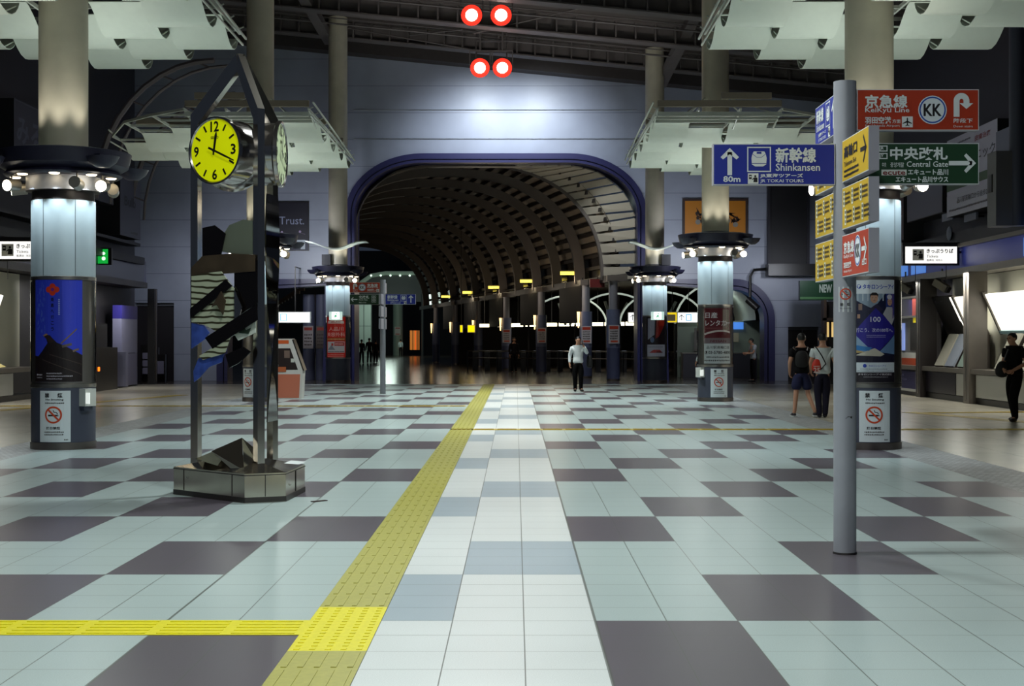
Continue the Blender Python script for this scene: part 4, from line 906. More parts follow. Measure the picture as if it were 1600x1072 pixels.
pl('blue_panel', [(299, 505), (318, 508), (327, 520), (320, 530), (299, 545)], BLUG, .01, lb='dark blue glass corner')
pl('blue_panel', [(302, 580), (310, 560), (350, 552), (346, 566), (326, 574), (312, 590), (303, 597)], BLUG, 0, lb='pale blue cloudy glass at the bottom of the sculpture')
pl('white_panel', [(362, 516), (398, 492), (399, 520), (372, 532)], M('pale_glass', (196, 204, 194), .3), .02, lb='white oval-lit glass panel'); pl('black_leaf', [(372, 520), (380, 508), (384, 516), (392, 512), (388, 522)], M('leaf_print', (30, 46, 34), .5), .0, .004)
pl('black_panel', [(352, 554), (380, 542), (392, 550), (372, 568), (358, 575)], BLKG, .02, lb='dark angular panel at the right foot of the sculpture')
pl('black_panel', [(316, 356), (335, 352), (352, 365), (345, 398), (316, 404)], BLKG, .06, lb='dark curved panel above the dune')
pl('mirror_fin', [(340, 392), (345, 372), (358, 352), (380, 343), (401, 346), (401, 397), (372, 398)], M('grey_green_dome', (120, 128, 112), .35, metal=.4), .10, lb='grey green domed fin')
pl('mirror_fin', [(366, 452), (378, 480), (372, 500), (366, 498)], MIR, -.02)
pl('mirror_fin', [(330, 480), (345, 455), (352, 470), (348, 492), (338, 476)], BRNG, -.045, lb='brown arrow-shaped fin over the dune')
# twisted mirror blades between the front and the right leg
for k, (z0, z1) in enumerate(((.75, 1.55), (1.5, 2.3), (2.25, 3.05))):
    b = MB(); n = 10
    vs = []
    for i in range(n+1):
        z = z0+(z1-z0)*i/n; a = 1.2+1.1*i/n+k; c = (F_+R_)/2+Vector((.06, 0, 0)); u = Vector((math.cos(a)*.06, math.sin(a)*.2, 0)); vs += [c+u+Vector((0, 0, z)), c-u+Vector((0, 0, z)), c-u+Vector((.012, 0, z)), c+u+Vector((.012, 0, z))]
    b.add(vs, [(4*i+j, 4*i+(j+1) % 4, 4*i+4+(j+1) % 4, 4*i+4+j) for i in range(n) for j in range(4)]+[(0, 1, 2, 3), (4*n, 4*n+1, 4*n+2, 4*n+3)], 0, True); obj('mirror_blade', b, MIRD, T)
# speck of dirt / drain lid on the floor
tag(obj('drain_lid', MB().bar((-1.98, 14.05, .004), (-1.86, 14.17, .004), .05, .008), M('drain_rust', (50, 32, 30), .7)), 'small dark metal lid set in the floor right of the clock tower', 'lid')
# ---------------------------------------------------------------- right side: ticket machines
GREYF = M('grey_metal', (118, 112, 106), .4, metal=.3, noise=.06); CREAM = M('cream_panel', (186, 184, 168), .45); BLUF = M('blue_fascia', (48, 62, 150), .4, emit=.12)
LITW = M('lit_fare_map', (255, 252, 238), .5, emit=1.25); PLINTH = M('black_plinth', (26, 24, 24), .35); WHP = M('white_enamel', (196, 198, 196), .35)
def bld(name, mats, parent, *parts):
    b = MB()
    for q in parts: b.bb(*q)
    return obj(name, b, mats, parent)
t = thing('ticket_hall_front', 'blue lit fascia and grey soffit over the ticket machines on the right', 'shop front', (11.5, 38, 0))
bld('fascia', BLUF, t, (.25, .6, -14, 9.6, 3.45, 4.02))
bld('soffit_lip', GREYF, t, (.0, .6, -14, 9.6, 3.28, 3.45)); bld('top_lip', GREYF, t, (.12, .6, -14, 9.6, 4.02, 4.12))
for y0, y1 in ((-10, -4.6), (3.4, 4.9), (5.3, 6.6)):  # emissive patches paint light reflected in the fascia, not backlighting
    lab(bld('painted_reflection', M('reflection_glow', (74, 128, 210), .3, emit=.75), t, (.23, .25, y0, y1, 3.52, 3.95)), 'brighter blue stretch of the fascia, a painted reflection')
bld('upper_back', DKP, t, (.4, .79, -14, 14, 4.12, 4.5))
struct('wall_ticket_hall', MB().bb(12.12, 12.28, 24, 40.1, .87, 3.27), CREAM)
def sloped(name, m, parent, y0, y1, xa, za, xb, zb, th=.05):
    b = MB(); d = Vector((xb-xa, 0, zb-za)).normalized(); nn = Vector((d.z, 0, -d.x))*th
    vs = [Vector((xa, y0, za)), Vector((xa, y1, za)), Vector((xb, y1, zb)), Vector((xb, y0, zb))]
    return obj(name, b.add(vs+[v+nn for v in vs], [(0, 1, 2, 3), (4, 5, 6, 7), (0, 1, 5, 4), (1, 2, 6, 5), (2, 3, 7, 6), (3, 0, 4, 7)]), m, parent)
for nm, y0, y1, lb in (('fare_map', 31.0, 35.6, 'large glowing white fare map above the person in black on the right'), ('fare_map', 36.7, 38.1, 'narrower glowing white fare map left of the steel post')):
    t = thing(nm, lb, 'fare map', (11.5, y0, 0), group='glowing fare maps'); L = y1-y0
    sloped('lit_panel', LITW, t, .06, L-.06, .08, 2.72, .50, 1.80)
    for yy in (0, L): sloped('side_frame', GREYF, t, yy-.05, yy+.05, .06, 2.78, .52, 1.74, .08)
    sloped('bottom_frame', M('pale_blue_frame', (150, 190, 200), .4), t, 0, L, .47, 1.84, .51, 1.76, .08)
    s = Sheet((.079, L-.15, 2.71), (0, -1, 0), Vector((-.42, 0, .92)), eps=.002); r = random.Random(len(lb))
    for q in range(26): s.line((r.uniform(.1, L-.5), r.uniform(-.85, -.1)), (r.uniform(.1, L-.5), r.uniform(-.85, -.1)), .006, (205, 205, 190), 1, .8)
    for q in range(8): s.rect(.1, -.12-.1*q, L-.4, -.125-.1*q, (190, 190, 175), 1, .7)
    s.build('route_lines', t)
t = thing('dark_fare_board', 'dark unlit slanted board between the narrow fare map and the kiosk', 'board', (11.5, 38.3, 0))
sloped('panel', PLINTH, t, 0, 1.7, .06, 2.78, .52, 1.72, .06); sloped('edge_strip', LITW, t, -.02, .08, .02, 2.72, .48, 1.74, .02); 
s = Sheet((.05, 1.8, 2.66), (0, -1, 0), Vector((-.42, 0, .92)), eps=.004); s.text('きっぷ', .2, -.1, .09, (120, 120, 140), .7, 1, .01); s.build('lettering', t)
for k, (y0, lb) in enumerate(((35.95, 'steel post between the two glowing fare maps'), (40.25, 'dark post between the kiosk and the slanted machines'))):
    t = thing('steel_post', lb, 'post', (11.36, y0, 0)); obj('shaft', MB().bb(-.16, .3, -.22, .22, 0, 3.28), GREYF if not k else M('dark_post', (50, 44, 44), .4), t)
    obj('trim_line', MB().bb(-.172, -.16, -.03, .03, .1, 3.2), SS, t)
t = thing('ticket_counter', 'grey ledge with white enamel panels under the ticket machines', 'counter', (11.3, 38, 0))
bld('ledge', GREYF, t, (-.06, .8, -14, 6.2, .74, .86)); bld('plinth', PLINTH, t, (.08, .8, -14, 6.2, 0, .14))
for y0, y1, m in ((-10, -6.2, WHP), (-6.1, -2.35, WHP), (-1.6, -.75, WHP), (-.7, 2.0, M('dark_access_panel', (36, 30, 44), .3))): bld('access_panel', m, t, (.05, .8, y0, y1, .16, .72))
t = thing('wall_advert', 'dark blue advert board in a white frame at floor level beside the kiosk', 'advert', (11.3, 40.6, .14))
bld('board', M('navy_board', (34, 30, 92), .35), t, (-.02, .04, .1, 2.3, .05, .55)); bld('frame', WHP, t, (-.04, .04, -.1, .1, 0, .6), (-.04, .04, 2.3, 2.4, 0, .6), (-.04, .04, -.1, 2.4, -.02, .05))
s = Sheet((-.021, 2.1, 0), (0, -1, 0), (0, 0, 1), eps=.002); s.text('Smart', .1, .40, .08, (150, 150, 190), .6, 1, .01); s.text('Work Style', .1, .27, .08, (150, 150, 190), .9, 1, .01); s.build('lettering', t)
for k, (y0, lb) in enumerate(((38.5, 'pale slanted ticket machine next to the dark post'), (37.6, 'second slanted ticket machine, with a yellow notice'), (36.5, 'slanted ticket machine with a grey green panel, next to the steel post'), (33.6, 'ticket machine behind the person in black'), (32.4, 'ticket machine at the right edge of the photo'))):
    t = thing('ticket_machine', lb, 'ticket machine', (11.3, y0, .86), group='slanted ticket machines'); m = (CREAM, M('blue_white_panel', (150, 160, 176), .35), M('grey_green_panel', (120, 140, 128), .35), CREAM, CREAM)[k]
    sloped('console', m, t, 0, .78, .52, .86, .12, .02, .05); bld('cabinet', PLINTH, t, (.54, .68, -.02, .82, 0, .86))
    b = MB(); vs = [Vector((.10, .0, .0)), Vector((.54, 0, .90)), Vector((.66, 0, .90)), Vector((.66, 0, 0))]
    for yy in (-.03, .79): b.add([v+Vector((0, yy, 0)) for v in vs]+[v+Vector((0, yy+.03, 0)) for v in vs], [(0, 1, 2, 3), (4, 5, 6, 7), (0, 1, 5, 4), (1, 2, 6, 5), (2, 3, 7, 6), (3, 0, 4, 7)])
    obj('side_panel', b, SSD, t)
    s = Sheet((.505, .76, .84), (0, -1, 0), Vector((.40, 0, .84)), eps=.004)
    s.rect(.08, -.34, .66, -.08, (90, 104, 110), 2); s.rect(.12, -.30, .5, -.12, (190, 200, 206), 3)
    if k == 1: s.rect(.45, -.30, .68, -.18, (206, 176, 20), 4)
    for q in range(5): s.scribble(.1, -.42-.06*q, .56, .03, (70, 74, 78), 2, q+k)
    s.rect(.1, -.86, .30, -.74, (40, 40, 44), 2); s.rect(.36, -.86, .66, -.72, (60, 64, 66), 2); s.build('control_face', t)
t = thing('service_kiosk', 'ticket service kiosk with a dark header screen and orange band', 'kiosk', (11.35, 40.6, .86))
bld('cabinet', M('kiosk_grey', (108, 106, 108), .4), t, (.1, .6, 0, 3.2, 0, 1.5)); bld('header_screen', M('header_screen', (30, 24, 60), .25), t, (-.02, .1, .75, 3.1, 1.42, 1.92)); lab(bld('header_screen', M('header_red', (110, 44, 40), .3), t, (-.02, .1, .15, .72, 1.42, 1.92)), 'rust red end of the header')
bld('header_frame', SS, t, (-.04, .1, .08, 3.2, 1.92, 1.98), (-.04, .1, .08, 3.2, 1.36, 1.42)); bld('orange_band', M('orange_band', (186, 70, 24), .4), t, (.05, .1, .05, 3.15, .0, .2)); bld('white_band', WHP, t, (.06, .1, .05, 3.15, .2, .36))
lab(bld('screen', M('lit_screen', (120, 140, 200), .3, emit=.8), t, (.07, .1, 1.9, 2.7, .42, 1.22)), 'pale lit screen'); bld('recess', PLINTH, t, (.08, .1, .3, 1.3, .42, 1.3)); bld('notice', M('yellow_notice', (216, 200, 20), .5, emit=.3), t, (-.0, .1, .05, .7, 1.22, 1.36))
def ticket_sign(loc, w, label):
    t = thing('ticket_sign', label, 'sign', loc, group='white ticket office light boxes')
    obj('housing', MB().bb(-.07, w+.07, 0, .25, -.05, .55), PLINTH, t)
    s = Sheet((0, -.002, 0), (1, 0, 0), (0, 0, 1), eps=.004); s.rect(0, 0, w, .44, (255, 253, 248), 0, 1.0)
    ticketman(s, .19, .075, .30, 1, (20, 14, 14), (255, 253, 248)); s.text('きっぷうりば', .56, .27, .11, (70, 70, 84), .70, 1, .03, .02)
    s.text('Tickets', .56, .15, .07, (120, 120, 132), .3, 1, .012, .1); s.text('售票处  매표소', .56, .05, .06, (120, 120, 132), .42, 1, .012, .1); s.build('lit_face', t)
    [obj('hanger', MB().bar((q, .12, -.05), (q, .12, -.5), .015, .015), PLINTH, t) for q in (.3, w-.25)]; obj('wall_bracket', MB().bar((w+.05 if loc[0] > 0 else -.05, .15, .3), (12.3-loc[0] if loc[0] > 0 else -13.9-loc[0], .15, .3), .06, .06), PLINTH, t)
    return t
ticket_sign((10.24, 38, 3.60), 1.36, 'white lit ticket office sign on the right, under the billboard')
ticket_sign((-13.0, 36, 3.60), 1.40, 'white lit ticket office sign at the left edge, behind the blue poster pillar')
for k, (px, py, yy, lb) in enumerate(((1415, 450, 43.0, 'grey camera hanging left of the ticket office sign rod'), (1472, 447, 39.6, 'grey camera hanging right of the ticket office sign rod'))):
    p = at(px, py, yy); t = thing('surveillance_camera', lb, 'camera', p); ax = Vector((.5, -.6, -.45)).normalized()
    obj('body', MB().bar(-ax*.25, ax*.2, .2, .2), M('camera_body', (120, 112, 100), .4), t); obj('lens_hood', MB().bar(ax*.2, ax*.25, .16, .16), PLINTH, t); obj('mount', MB().tube([(0, 0, .1), (0, 0, .48)], .025, 8), GREYF, t)
# billboards on the right wall
def billboard(x, sgn, y0, y1, z0, z1, name, label, mats_, draw, cat='billboard', group=None):
    """board on a side wall; sgn -1: its face looks to the left"""
    t = thing(name, label, cat, (x, (y0+y1)/2, z0), group=group); L = y1-y0
    obj('board', MB().bb(0 if sgn < 0 else -.72, .62 if sgn < 0 else 0, -L/2, L/2, 0, z1-z0), mats_, t)
    s = Sheet((sgn*.004, L/2 if sgn < 0 else -L/2, 0), (0, -1 if sgn < 0 else 1, 0), (0, 0, 1), eps=.004); draw(s, L, z1-z0); s.build('face', t); return t
def d_clinic(s, w, h):
    s.rect(0, 0, w, h, (176, 172, 190), 0); s.rect(0, h*.33, w, h*.44, (44, 76, 36), 1); s.rect(0, 0, w, h*.27, (172, 170, 186), 1)
    s.text('皮膚治療', w*.58, h*.84, h*.07, (140, 40, 36), w*.3, 2, .01); s.text('品川クリニック', w*.05, h*.60, h*.14, (40, 36, 50), w*.92, 2, .01); s.scribble(w*.1, h*.90, w*.4, h*.025, (70, 66, 80), 2, 2)
    s.text('品川駅高輪口から徒歩2分', w*.22, h*.145, h*.075, (60, 56, 66), w*.66, 2, .01); s.scribble(w*.05, h*.06, w*.85, h*.03, (90, 86, 96), 2, 5)
billboard(11.7, -1, 35.1, 39.2, 4.9, 6.97, 'clinic_billboard', 'large white and green clinic billboard high on the right wall', DKP, d_clinic)
billboard(11.75, -1, 39.8, 43.4, 5.1, 6.6, 'grey_billboard', 'plain grey billboard just left of the clinic billboard', DKP, lambda s, w, h: s.rect(.02, .02, w-.02, h-.02, (88, 88, 106), 0))
def d_star(s, w, h):
    s.rect(0, 0, w, h, (52, 26, 26), 0); s.poly([(w*.45, h*.5), (w*.6, h*.9), (w*.68, h*.55), (w*.95, h*.5), (w*.7, h*.4), (w*.66, h*.1), (w*.58, h*.38)], (128, 108, 100), 1)
billboard(11.7, -1, 43.6, 45.6, 4.6, 6.1, 'maroon_billboard', 'dark maroon billboard with a pale star, right of the near right pillar', DKP, d_star)
billboard(11.6, -1, 32.0, 34.9, 4.75, 6.6, 'pale_billboard', 'grey lattice billboard at the right edge above the blue fascia', DKP, lambda s, w, h: (s.rect(0, 0, w, h, (96, 98, 116), 0), s.rect(w*.3, h*.45, w*.7, h*.5, (60, 60, 74), 1), s.rect(w*.48, h*.2, w*.52, h*.8, (60, 60, 74), 1)))
t = thing('wall_column', 'dim round steel column at the right edge behind the billboards', 'column', (11.2, 32.3, 4.13)); obj('shaft', MB().tube([(0, 0, 0), (0, 0, 7.5)], .17, 20), M('dim_column', (70, 72, 86), .5), t)
t = thing('duct_box', 'square grey duct box low on the dim column at the right edge', 'box', (11.15, 32.5, 4.2)); obj('shell', MB().bb(-.45, .0, -.3, .3, -.07, 1.6), M('duct_grey', (92, 90, 92), .5), t); obj('louvre', MB().bb(-.47, -.45, -.06, .16, .7, 1.1), PLINTH, t)
for k, (px, py, yy) in enumerate(((1470, 338, 40), (1503, 338, 38), (1497, 374, 38.5), (1463, 365, 39.5))):
    p = at(px, py, yy); t = thing('junction_plate', 'small grey plate on the dark wall %s' % ('left of the clinic billboard foot', 'under the clinic billboard', 'just above the ticket office sign', 'over the left half of the ticket sign')[k], 'plate', (12.0 if k != 3 else 11.9, yy, p.z))
    obj('plate', MB().bb(-.06, .0, -.5, .5, -.12, .12) if k < 3 else MB().ball((-.05, 0, 0), (.06, .2, .2)), M('pale_plate', (120, 124, 142), .4), t); obj('stem', MB().tube([(0, 0, 0), (.3, 0, 0)], .03, 6), PLINTH, t)
# convenience store at the far right corner
t = thing('store_sign', 'dark green store sign in the far right corner, partly behind the near signpost', 'sign', (10.5, 53.4, 3.06)); obj('box', MB().bb(0, 1.75, 0, .3, 0, .72), M('green_sign', (20, 52, 32), .35), t)
s = Sheet((0, -.003, 0), (1, 0, 0), (0, 0, 1), eps=.006); s.text('NEW DAYS', .72, .28, .30, (150, 160, 150), 1.0, 1, .02); s.rect(0, .04, 1.75, .12, (60, 100, 60), 1); s.build('lettering', t)
t = thing('shop_entrance', 'dark shop entrance with warm lit slits in the far right corner', 'entrance', (11.3, 53.0, 0)); bld('frame', M('brown_frame', (60, 48, 40), .4), t, (.0, .1, 0, .5, 0, 3.06), (.95, 1.05, 0, .5, 0, 3.06), (0, 1.05, 0, .2, 2.3, 2.4)); bld('back', PLINTH, t, (0, 1.05, .2, .3, 0, 3))
for q in range(5): lab(bld('lit_slit', M('warm_slit', (226, 190, 120), .5, emit=.9), t, (.15+.17*q, .22+.17*q, .16, .2, 1.7, 2.25)), 'warm lit vertical slit')
t = thing('wall_shutter', 'dark steel shutter box on the end wall right of the framed picture', 'shutter', (9.75, 55.9, 4.4)); bld('shutter', DKP, t, (0, 1.5, -.25, 0, .1, 3.2)); bld('ledge', PLINTH, t, (-.1, 1.8, -.7, 0, -.35, .1)); bld('frame', DKW, t, (-.05, .05, -.3, 0, .1, 3.3), (1.45, 1.55, -.3, 0, .1, 3.3))
t = thing('wall_spotlight', 'small dark spotlight on a curved pipe on the end wall, far right', 'spotlight', (9.05, 55.8, 2.95)); obj('pipe', MB().tube([(0, 0, .2), (0, 0, 1.1), (.15, 0, 1.35), (.8, 0, 1.4)], .05, 8), PLINTH, t); obj('head', MB().tube([(-.1, 0, .2), (.25, -.2, -.15)], .14, 12), PLINTH, t)
# pictures on the end wall
t = thing('framed_picture', 'orange framed picture with black brush figures, behind the right pillar column', 'picture', (6.45, 55.97, 5.56)); w_, h_ = 2.52, 1.5
bld('frame', M('dark_wood_frame', (48, 30, 28), .5), t, (0, w_, -.08, 0, 0, h_))
s = Sheet((.09, -.085, .09), (1, 0, 0), (0, 0, 1), eps=.006); s.rect(0, 0, w_-.18, h_-.18, (178, 112, 18), 0); r = random.Random(4)
for c in ((.5, .7), (.85, .55), (1.65, .75), (1.95, .6), (1.2, .7)):
    for q in range(7):
        a = r.uniform(0, 6.28); L = r.uniform(.15, .42); u, v = c[0]+r.uniform(-.1, .1), c[1]+r.uniform(-.12, .12); s.poly([(u, v-.07), (u+.07, v), (u+L*math.cos(a), max(.08, min(1.25, v+L*math.sin(a)))), (u-.05, v+.05)], (38, 20, 12), 1)
    s.disc(c[0], c[1]-.2, .1, (120, 116, 110), 2)
s.build('canvas', t)
t = thing('trust_poster', 'dark poster reading Trust. on the end wall left of the tunnel arch', 'poster', (-9.25, 55.97, 5.04)); w_, h_ = 1.24, 1.9
bld('board', PLINTH, t, (0, w_, -.06, 0, 0, h_)); s = Sheet((0, -.065, 0), (1, 0, 0), (0, 0, 1), eps=.006)
s.rect(.03, .03, w_-.03, h_-.03, (16, 14, 34), 0); s.text('Trust.', .10, 1.02, .30, (140, 146, 176), .96, 1, 0); s.rect(.03, .03, w_-.03, .42, (40, 42, 66), 1); s.poly([(.75, .42), (1.1, .42), (1.1, .06), (.92, .06), (1.0, .34), (.75, .34)], (180, 190, 200), 2)
s.disc(.2, .72, .045, (170, 150, 190), 1); s.disc(.9, .74, .045, (170, 150, 190), 1); s.poly([(.1, .68), (.35, .70), (.35, .66)], (80, 70, 90), 1); s.poly([(.78, .72), (1.1, .66), (1.1, .62)], (80, 70, 90), 1); s.build('print', t)
# ---------------------------------------------------------------- left side
NAVY = M('navy_fascia', (24, 24, 66), .3, coat=.3)
t = thing('left_shop_front', 'dark navy fascia and shop fronts along the left wall', 'shop front', (-13.3, 36, 0))
bld('fascia', NAVY, t, (-.5, .0, -8, 15.2, 3.62, 4.25)); bld('soffit_lip', M('dim_lip', (58, 52, 56), .4), t, (-.5, .25, -8, 15.2, 3.42, 3.62)); bld('top_lip', DKP, t, (-.5, .15, -8, 15.2, 4.25, 4.5), (-.5, .0, -8, 15.2, 4.9, 5.0))
struct('wall_left_lower', MB().bb(-13.85, -13.78, 28, 51.8, 0, 3.4), DKP)
lab(bld('end_cap', NAVY, t, (-.5, .0, 15.2, 16.0, 3.5, 4.4)), 'rounded navy end of the fascia')
t = thing('exit_sign', 'small green lit exit sign between the blue poster pillar and the clock tower', 'sign', (-13.62, 46, 4.02)); obj('box', MB().bb(-.1, .75, 0, .12, -.04, .5), PLINTH, t)
s = Sheet((-.06, -.004, 0), (1, 0, 0), (0, 0, 1), eps=.005); s.rect(0, 0, .7, .46, (20, 168, 60), 0, .9); s.text('北改札', .08, .24, .15, (225, 255, 230), .34, 1, .01, 1.2); s.text('North', .08, .07, .09, (225, 255, 230), .3, 1, .01, 1.2); s.disc(.56, .16, .06, (225, 255, 230), 1, 1.2); s.disc(.56, .32, .05, (225, 255, 230), 1, 1.2); s.build('lit_face', t)
def d_kana(s, w, h):
    s.rect(0, 0, w, h, (26, 24, 42), 0); s.outline(0, 0, w, h, .04, (66, 64, 80), 1)
    for q, ch in enumerate('みるま'): s.text(ch, w*(.06+.31*q), h*.30, h*.42, (70, 70, 92), w*.26, 1, .02)
billboard(-13.2, 1, 38.0, 41.6, 6.35, 7.95, 'kana_billboard', 'dark billboard with dim kana letters behind the blue poster pillar column', DKP, d_kana)
def d_grey(s, w, h):
    s.rect(0, 0, w, h, (84, 84, 106), 0); s.text('Bulb', w*.2, h*.52, h*.16, (44, 44, 60), w*.55, 1, .02); s.scribble(w*.5, h*.06, w*.35, h*.05, (50, 50, 64), 1, 3)
billboard(-13.2, 1, 48.2, 50.8, 5.1, 7.1, 'grey_poster', 'grey poster on the upper left wall beyond the blue poster pillar', DKP, d_grey)
billboard(-13.2, 1, 44.6, 47.4, 6.0, 7.3, 'dark_billboard', 'nearly black billboard right of the blue poster pillar collar', DKP, lambda s, w, h: (s.rect(0, 0, w, h, (34, 32, 46), 0), s.text('ホテル', w*.15, h*.3, h*.4, (58, 54, 70), w*.6, 1, .01)))
t = thing('left_ticket_counter', 'ticket counter with slanted fare map at the left edge', 'counter', (-13.05, 36.4, 0))
bld('ledge', GREYF, t, (-.7, .1, -4, 3.2, .74, .86)); bld('plinth', PLINTH, t, (-.7, .0, -4, 3.2, 0, .14)); bld('access_panel', WHP, t, (-.7, .04, -4, 1.0, .16, .72)); bld('back_panel', CREAM, t, (-.72, -.55, -4, 3.2, .86, 3.38))
b = MB(); p = [Vector((-.05, y, z)) for y, z in ((-3, 2.72), (.55, 2.72))]+[Vector((-.45, y, 1.55)) for y in (.55, -3)]; b.add(p+[q+Vector((-.05, 0, .02)) for q in p], [(0, 1, 2, 3), (4, 5, 6, 7), (0, 1, 5, 4), (1, 2, 6, 5), (2, 3, 7, 6), (3, 0, 4, 7)]); lab(obj('fare_map', b, LITW, t), 'glowing fare map corner')
b = MB(); b.add([(-.5, -1.0, 1.6), (-.44, -.6, 1.35), (.0, .6, .90), (.02, .1, .88), (-.45, -1.0, 1.2)], [(0, 1, 2, 3, 4)]); lab(obj('yellow_swoosh', b, M('yellow_swoosh', (206, 186, 20), .4), t, fix=False), 'yellow curved stripe on the console')
for k, (yy, lb) in enumerate(((39.85, 'steel post at the left edge beside the fare map'), (52.0, 'thin steel post at the far end of the left shop fronts'))):
    t = thing('steel_post', lb, 'post', (-13.0, yy, 0)); obj('shaft', MB().bb(-.2, .05, -.2, .2, 0, 3.42), GREYF if not k else DKP, t); obj('trim_line', MB().bb(.05, .07, -.04, .04, .1, 3.4), SSD, t)
t = thing('photo_booth', 'tall white and violet panel inside the dark left shop front', 'panel', (-13.15, 49.2, 0)); bld('upper_panel', M('lilac_white', (128, 130, 160), .4), t, (-.3, 0, -1.0, 1.0, 1.15, 2.3)); bld('lower_panel', M('lilac_white2', (112, 112, 144), .4), t, (-.3, 0, -1.0, 1.0, .05, 1.13)); bld('violet_top', M('violet_top', (50, 46, 130), .4), t, (-.3, .005, -1.0, 1.0, 2.3, 2.75)); bld('side_strip', M('lilac_white', (128, 130, 160), .4), t, (-.3, .3, -1.6, -1.3, .05, 1.2))
t = thing('dark_machine', 'dark vending cabinet with a tiny orange light, right of the blue poster pillar', 'vending machine', (-12.9, 45.6, 0)); bld('cabinet', PLINTH, t, (-.5, 0, -1.3, 1.2, 0, 1.35)); bld('indicator', M('amber', (255, 120, 20), .5, emit=2), t, (.0, .02, -1.0, -.85, .62, .75)); bld('top_screen', DKW, t, (-.5, -.05, -1.2, .2, 1.35, 2.1))
for k, (px, lb) in enumerate(((229, 'taller brochure rack in the dark left doorway'), (249, 'shorter leaning leaflet stand in the dark left doorway'))):
    X = (px-806)*54/F; t = thing('brochure_rack', lb, 'rack', (X, 54, 0)); bld('frame', PLINTH, t, (-.22, -.18, 0, .3, 0, 1.4-.35*k), (.18, .22, 0, .3, 0, 1.4-.35*k), (-.22, .22, .2, .3, 0, 1.4-.35*k))
    for q in range(3 if not k else 1): bld('leaflet_row', M('leaflet', (120, 116, 136), .5), t, (-.16, .16, .02, .08, .32+.28*q, .55+.28*q+.25*k))
t = thing('information_stand', 'orange and white slanted information stand right of the clock tower', 'stand', (-6.15, 39.0, 0))
b = MB(); pr = [(-.36, 0), (.36, 0), (.40, .75), (.10, 1.62), (-.36, 1.62)]
for m_, y0, y1 in ((0, 0, .5),):
    n = len(pr); b.add([(x, y0, z) for x, z in pr]+[(x, y1, z) for x, z in pr], [tuple(range(n)), tuple(range(n, 2*n))]+[(i, (i+1) % n, n+(i+1) % n, n+i) for i in range(n)])
obj('body', b, M('stand_white', (200, 196, 190), .4), t)
s = Sheet((0, -.004, 0), (1, 0, 0), (0, 0, 1), eps=.005); s.poly([(-.36, .02), (.30, .02), (.33, .66), (-.36, .66)], (190, 110, 84), 0); s.poly([(-.36, .78), (.27, .78), (.06, 1.36), (-.36, 1.36)], (36, 24, 22), 0); s.rect(-.3, .72, -.05, .86, (170, 90, 50), 1); s.rect(.08, .98, .18, 1.08, (190, 190, 180), 1); s.rect(-.1, 1.1, .05, 1.3, (110, 90, 80), 1); s.rect(-.36, 1.48, .02, 1.58, (200, 90, 40), 0); s.build('front_print', t)
b = MB(); b.bar((.42, .25, .76), (.12, .25, 1.60), .5, .03); obj('slanted_screen', b, PLINTH, t)
# wet-look sign box and poster columns in the left passage
t = thing('direction_light_box', 'white lit sign box in the left passage under the Trust. poster', 'sign', (-8.95, 54.6, 2.26)); obj('housing', MB().bb(-.03, 1.2, 0, .15, -.03, .40), WHP, t)
s = Sheet((0, -.003, 0), (1, 0, 0), (0, 0, 1), eps=.005); s.rect(0, 0, 1.16, .37, (250, 252, 255), 0, 1.35); s.outline(.05, .05, .30, .32, .03, (110, 180, 220), 1, 1.0); obj('hanger', MB().bar((.6, .1, .4), (.6, .1, 2.1), .04, .04).bar((.6, .1, 2.1), (.6, 1.38, 2.1), .04, .04), PLINTH, t); s.text('東海道・山陽新幹線', .36, .18, .12, (190, 190, 205), .7, 1, 0, .9); s.build('lit_face', t)
for k, (px, lb) in enumerate(((483, 'slim grey column with a red headed poster, left of the clinic poster pillar'), (503, 'dim column with a brown poster beside the clinic poster pillar'))):
    X = (px-806)*57.6/F; t = thing('slim_column', lb, 'column', (X, 57.6, 0), group='slim columns in the passages'); obj('shaft', MB().tube([(0, 0, 0), (0, 0, 3.4)], .24, 20), M('slim_column', (96, 100, 124), .5), t)
    s = Sheet((-.2, -.26, 1.25), (1, 0, 0), (0, 0, 1), eps=.006); s.rect(0, 0, .4, .9, (170, 160, 160) if not k else (96, 84, 76), 0); s.rect(.04, .72, .36, .84, (170, 50, 34), 1)
    for q in range(4): s.scribble(.05, .12+.13*q, .3, .07, (60, 40, 40), 1, q)
    s.build('poster', t)
# ---------------------------------------------------------------- vaulted passage beyond the arch
DIR = -.205; XR = lambda y: 3.82+DIR*(y-56.3); HW = 5.6; ZS = 4.0; RISE = 4.65; PITCH = 4.2
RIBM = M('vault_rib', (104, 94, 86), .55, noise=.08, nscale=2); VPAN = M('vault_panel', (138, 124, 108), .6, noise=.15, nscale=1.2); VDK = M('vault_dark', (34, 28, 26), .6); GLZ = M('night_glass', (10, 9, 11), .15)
def vpt(a, k=1.0):
    """superelliptical vault: angle 0 at the right springing"""
    c, s = math.cos(a), math.sin(a); e = .86
    return (HW*k*math.copysign(abs(c)**e, c), ZS+(RISE*k)*abs(s)**e)
angs = [PI*i/36 for i in range(37)]
def rib(y, label, g='vault ribs of the passage'):
    t = thing('vault_rib', label, 'rib', (XR(y)-HW, y, 0), group=g)
    b = MB()
    for q in range(36):
        vs = []
        for a in (angs[q], angs[q+1]):
            for k in (1.0, 1.075):
                x, z = vpt(a, k); vs += [(x, -.13, z), (x, .13, z)]
        b.add(vs, [(0, 1, 5, 4), (2, 3, 7, 6), (0, 2, 6, 4), (1, 3, 7, 5)], 0, True)
    obj('arch', b, RIBM, t)
    obj('edge_strip', MB().tube([(vpt(a, .996)[0], -.14, vpt(a, .996)[1]) for a in angs[:20]], .02, 5), SSD, t)
    return t
NR = 13
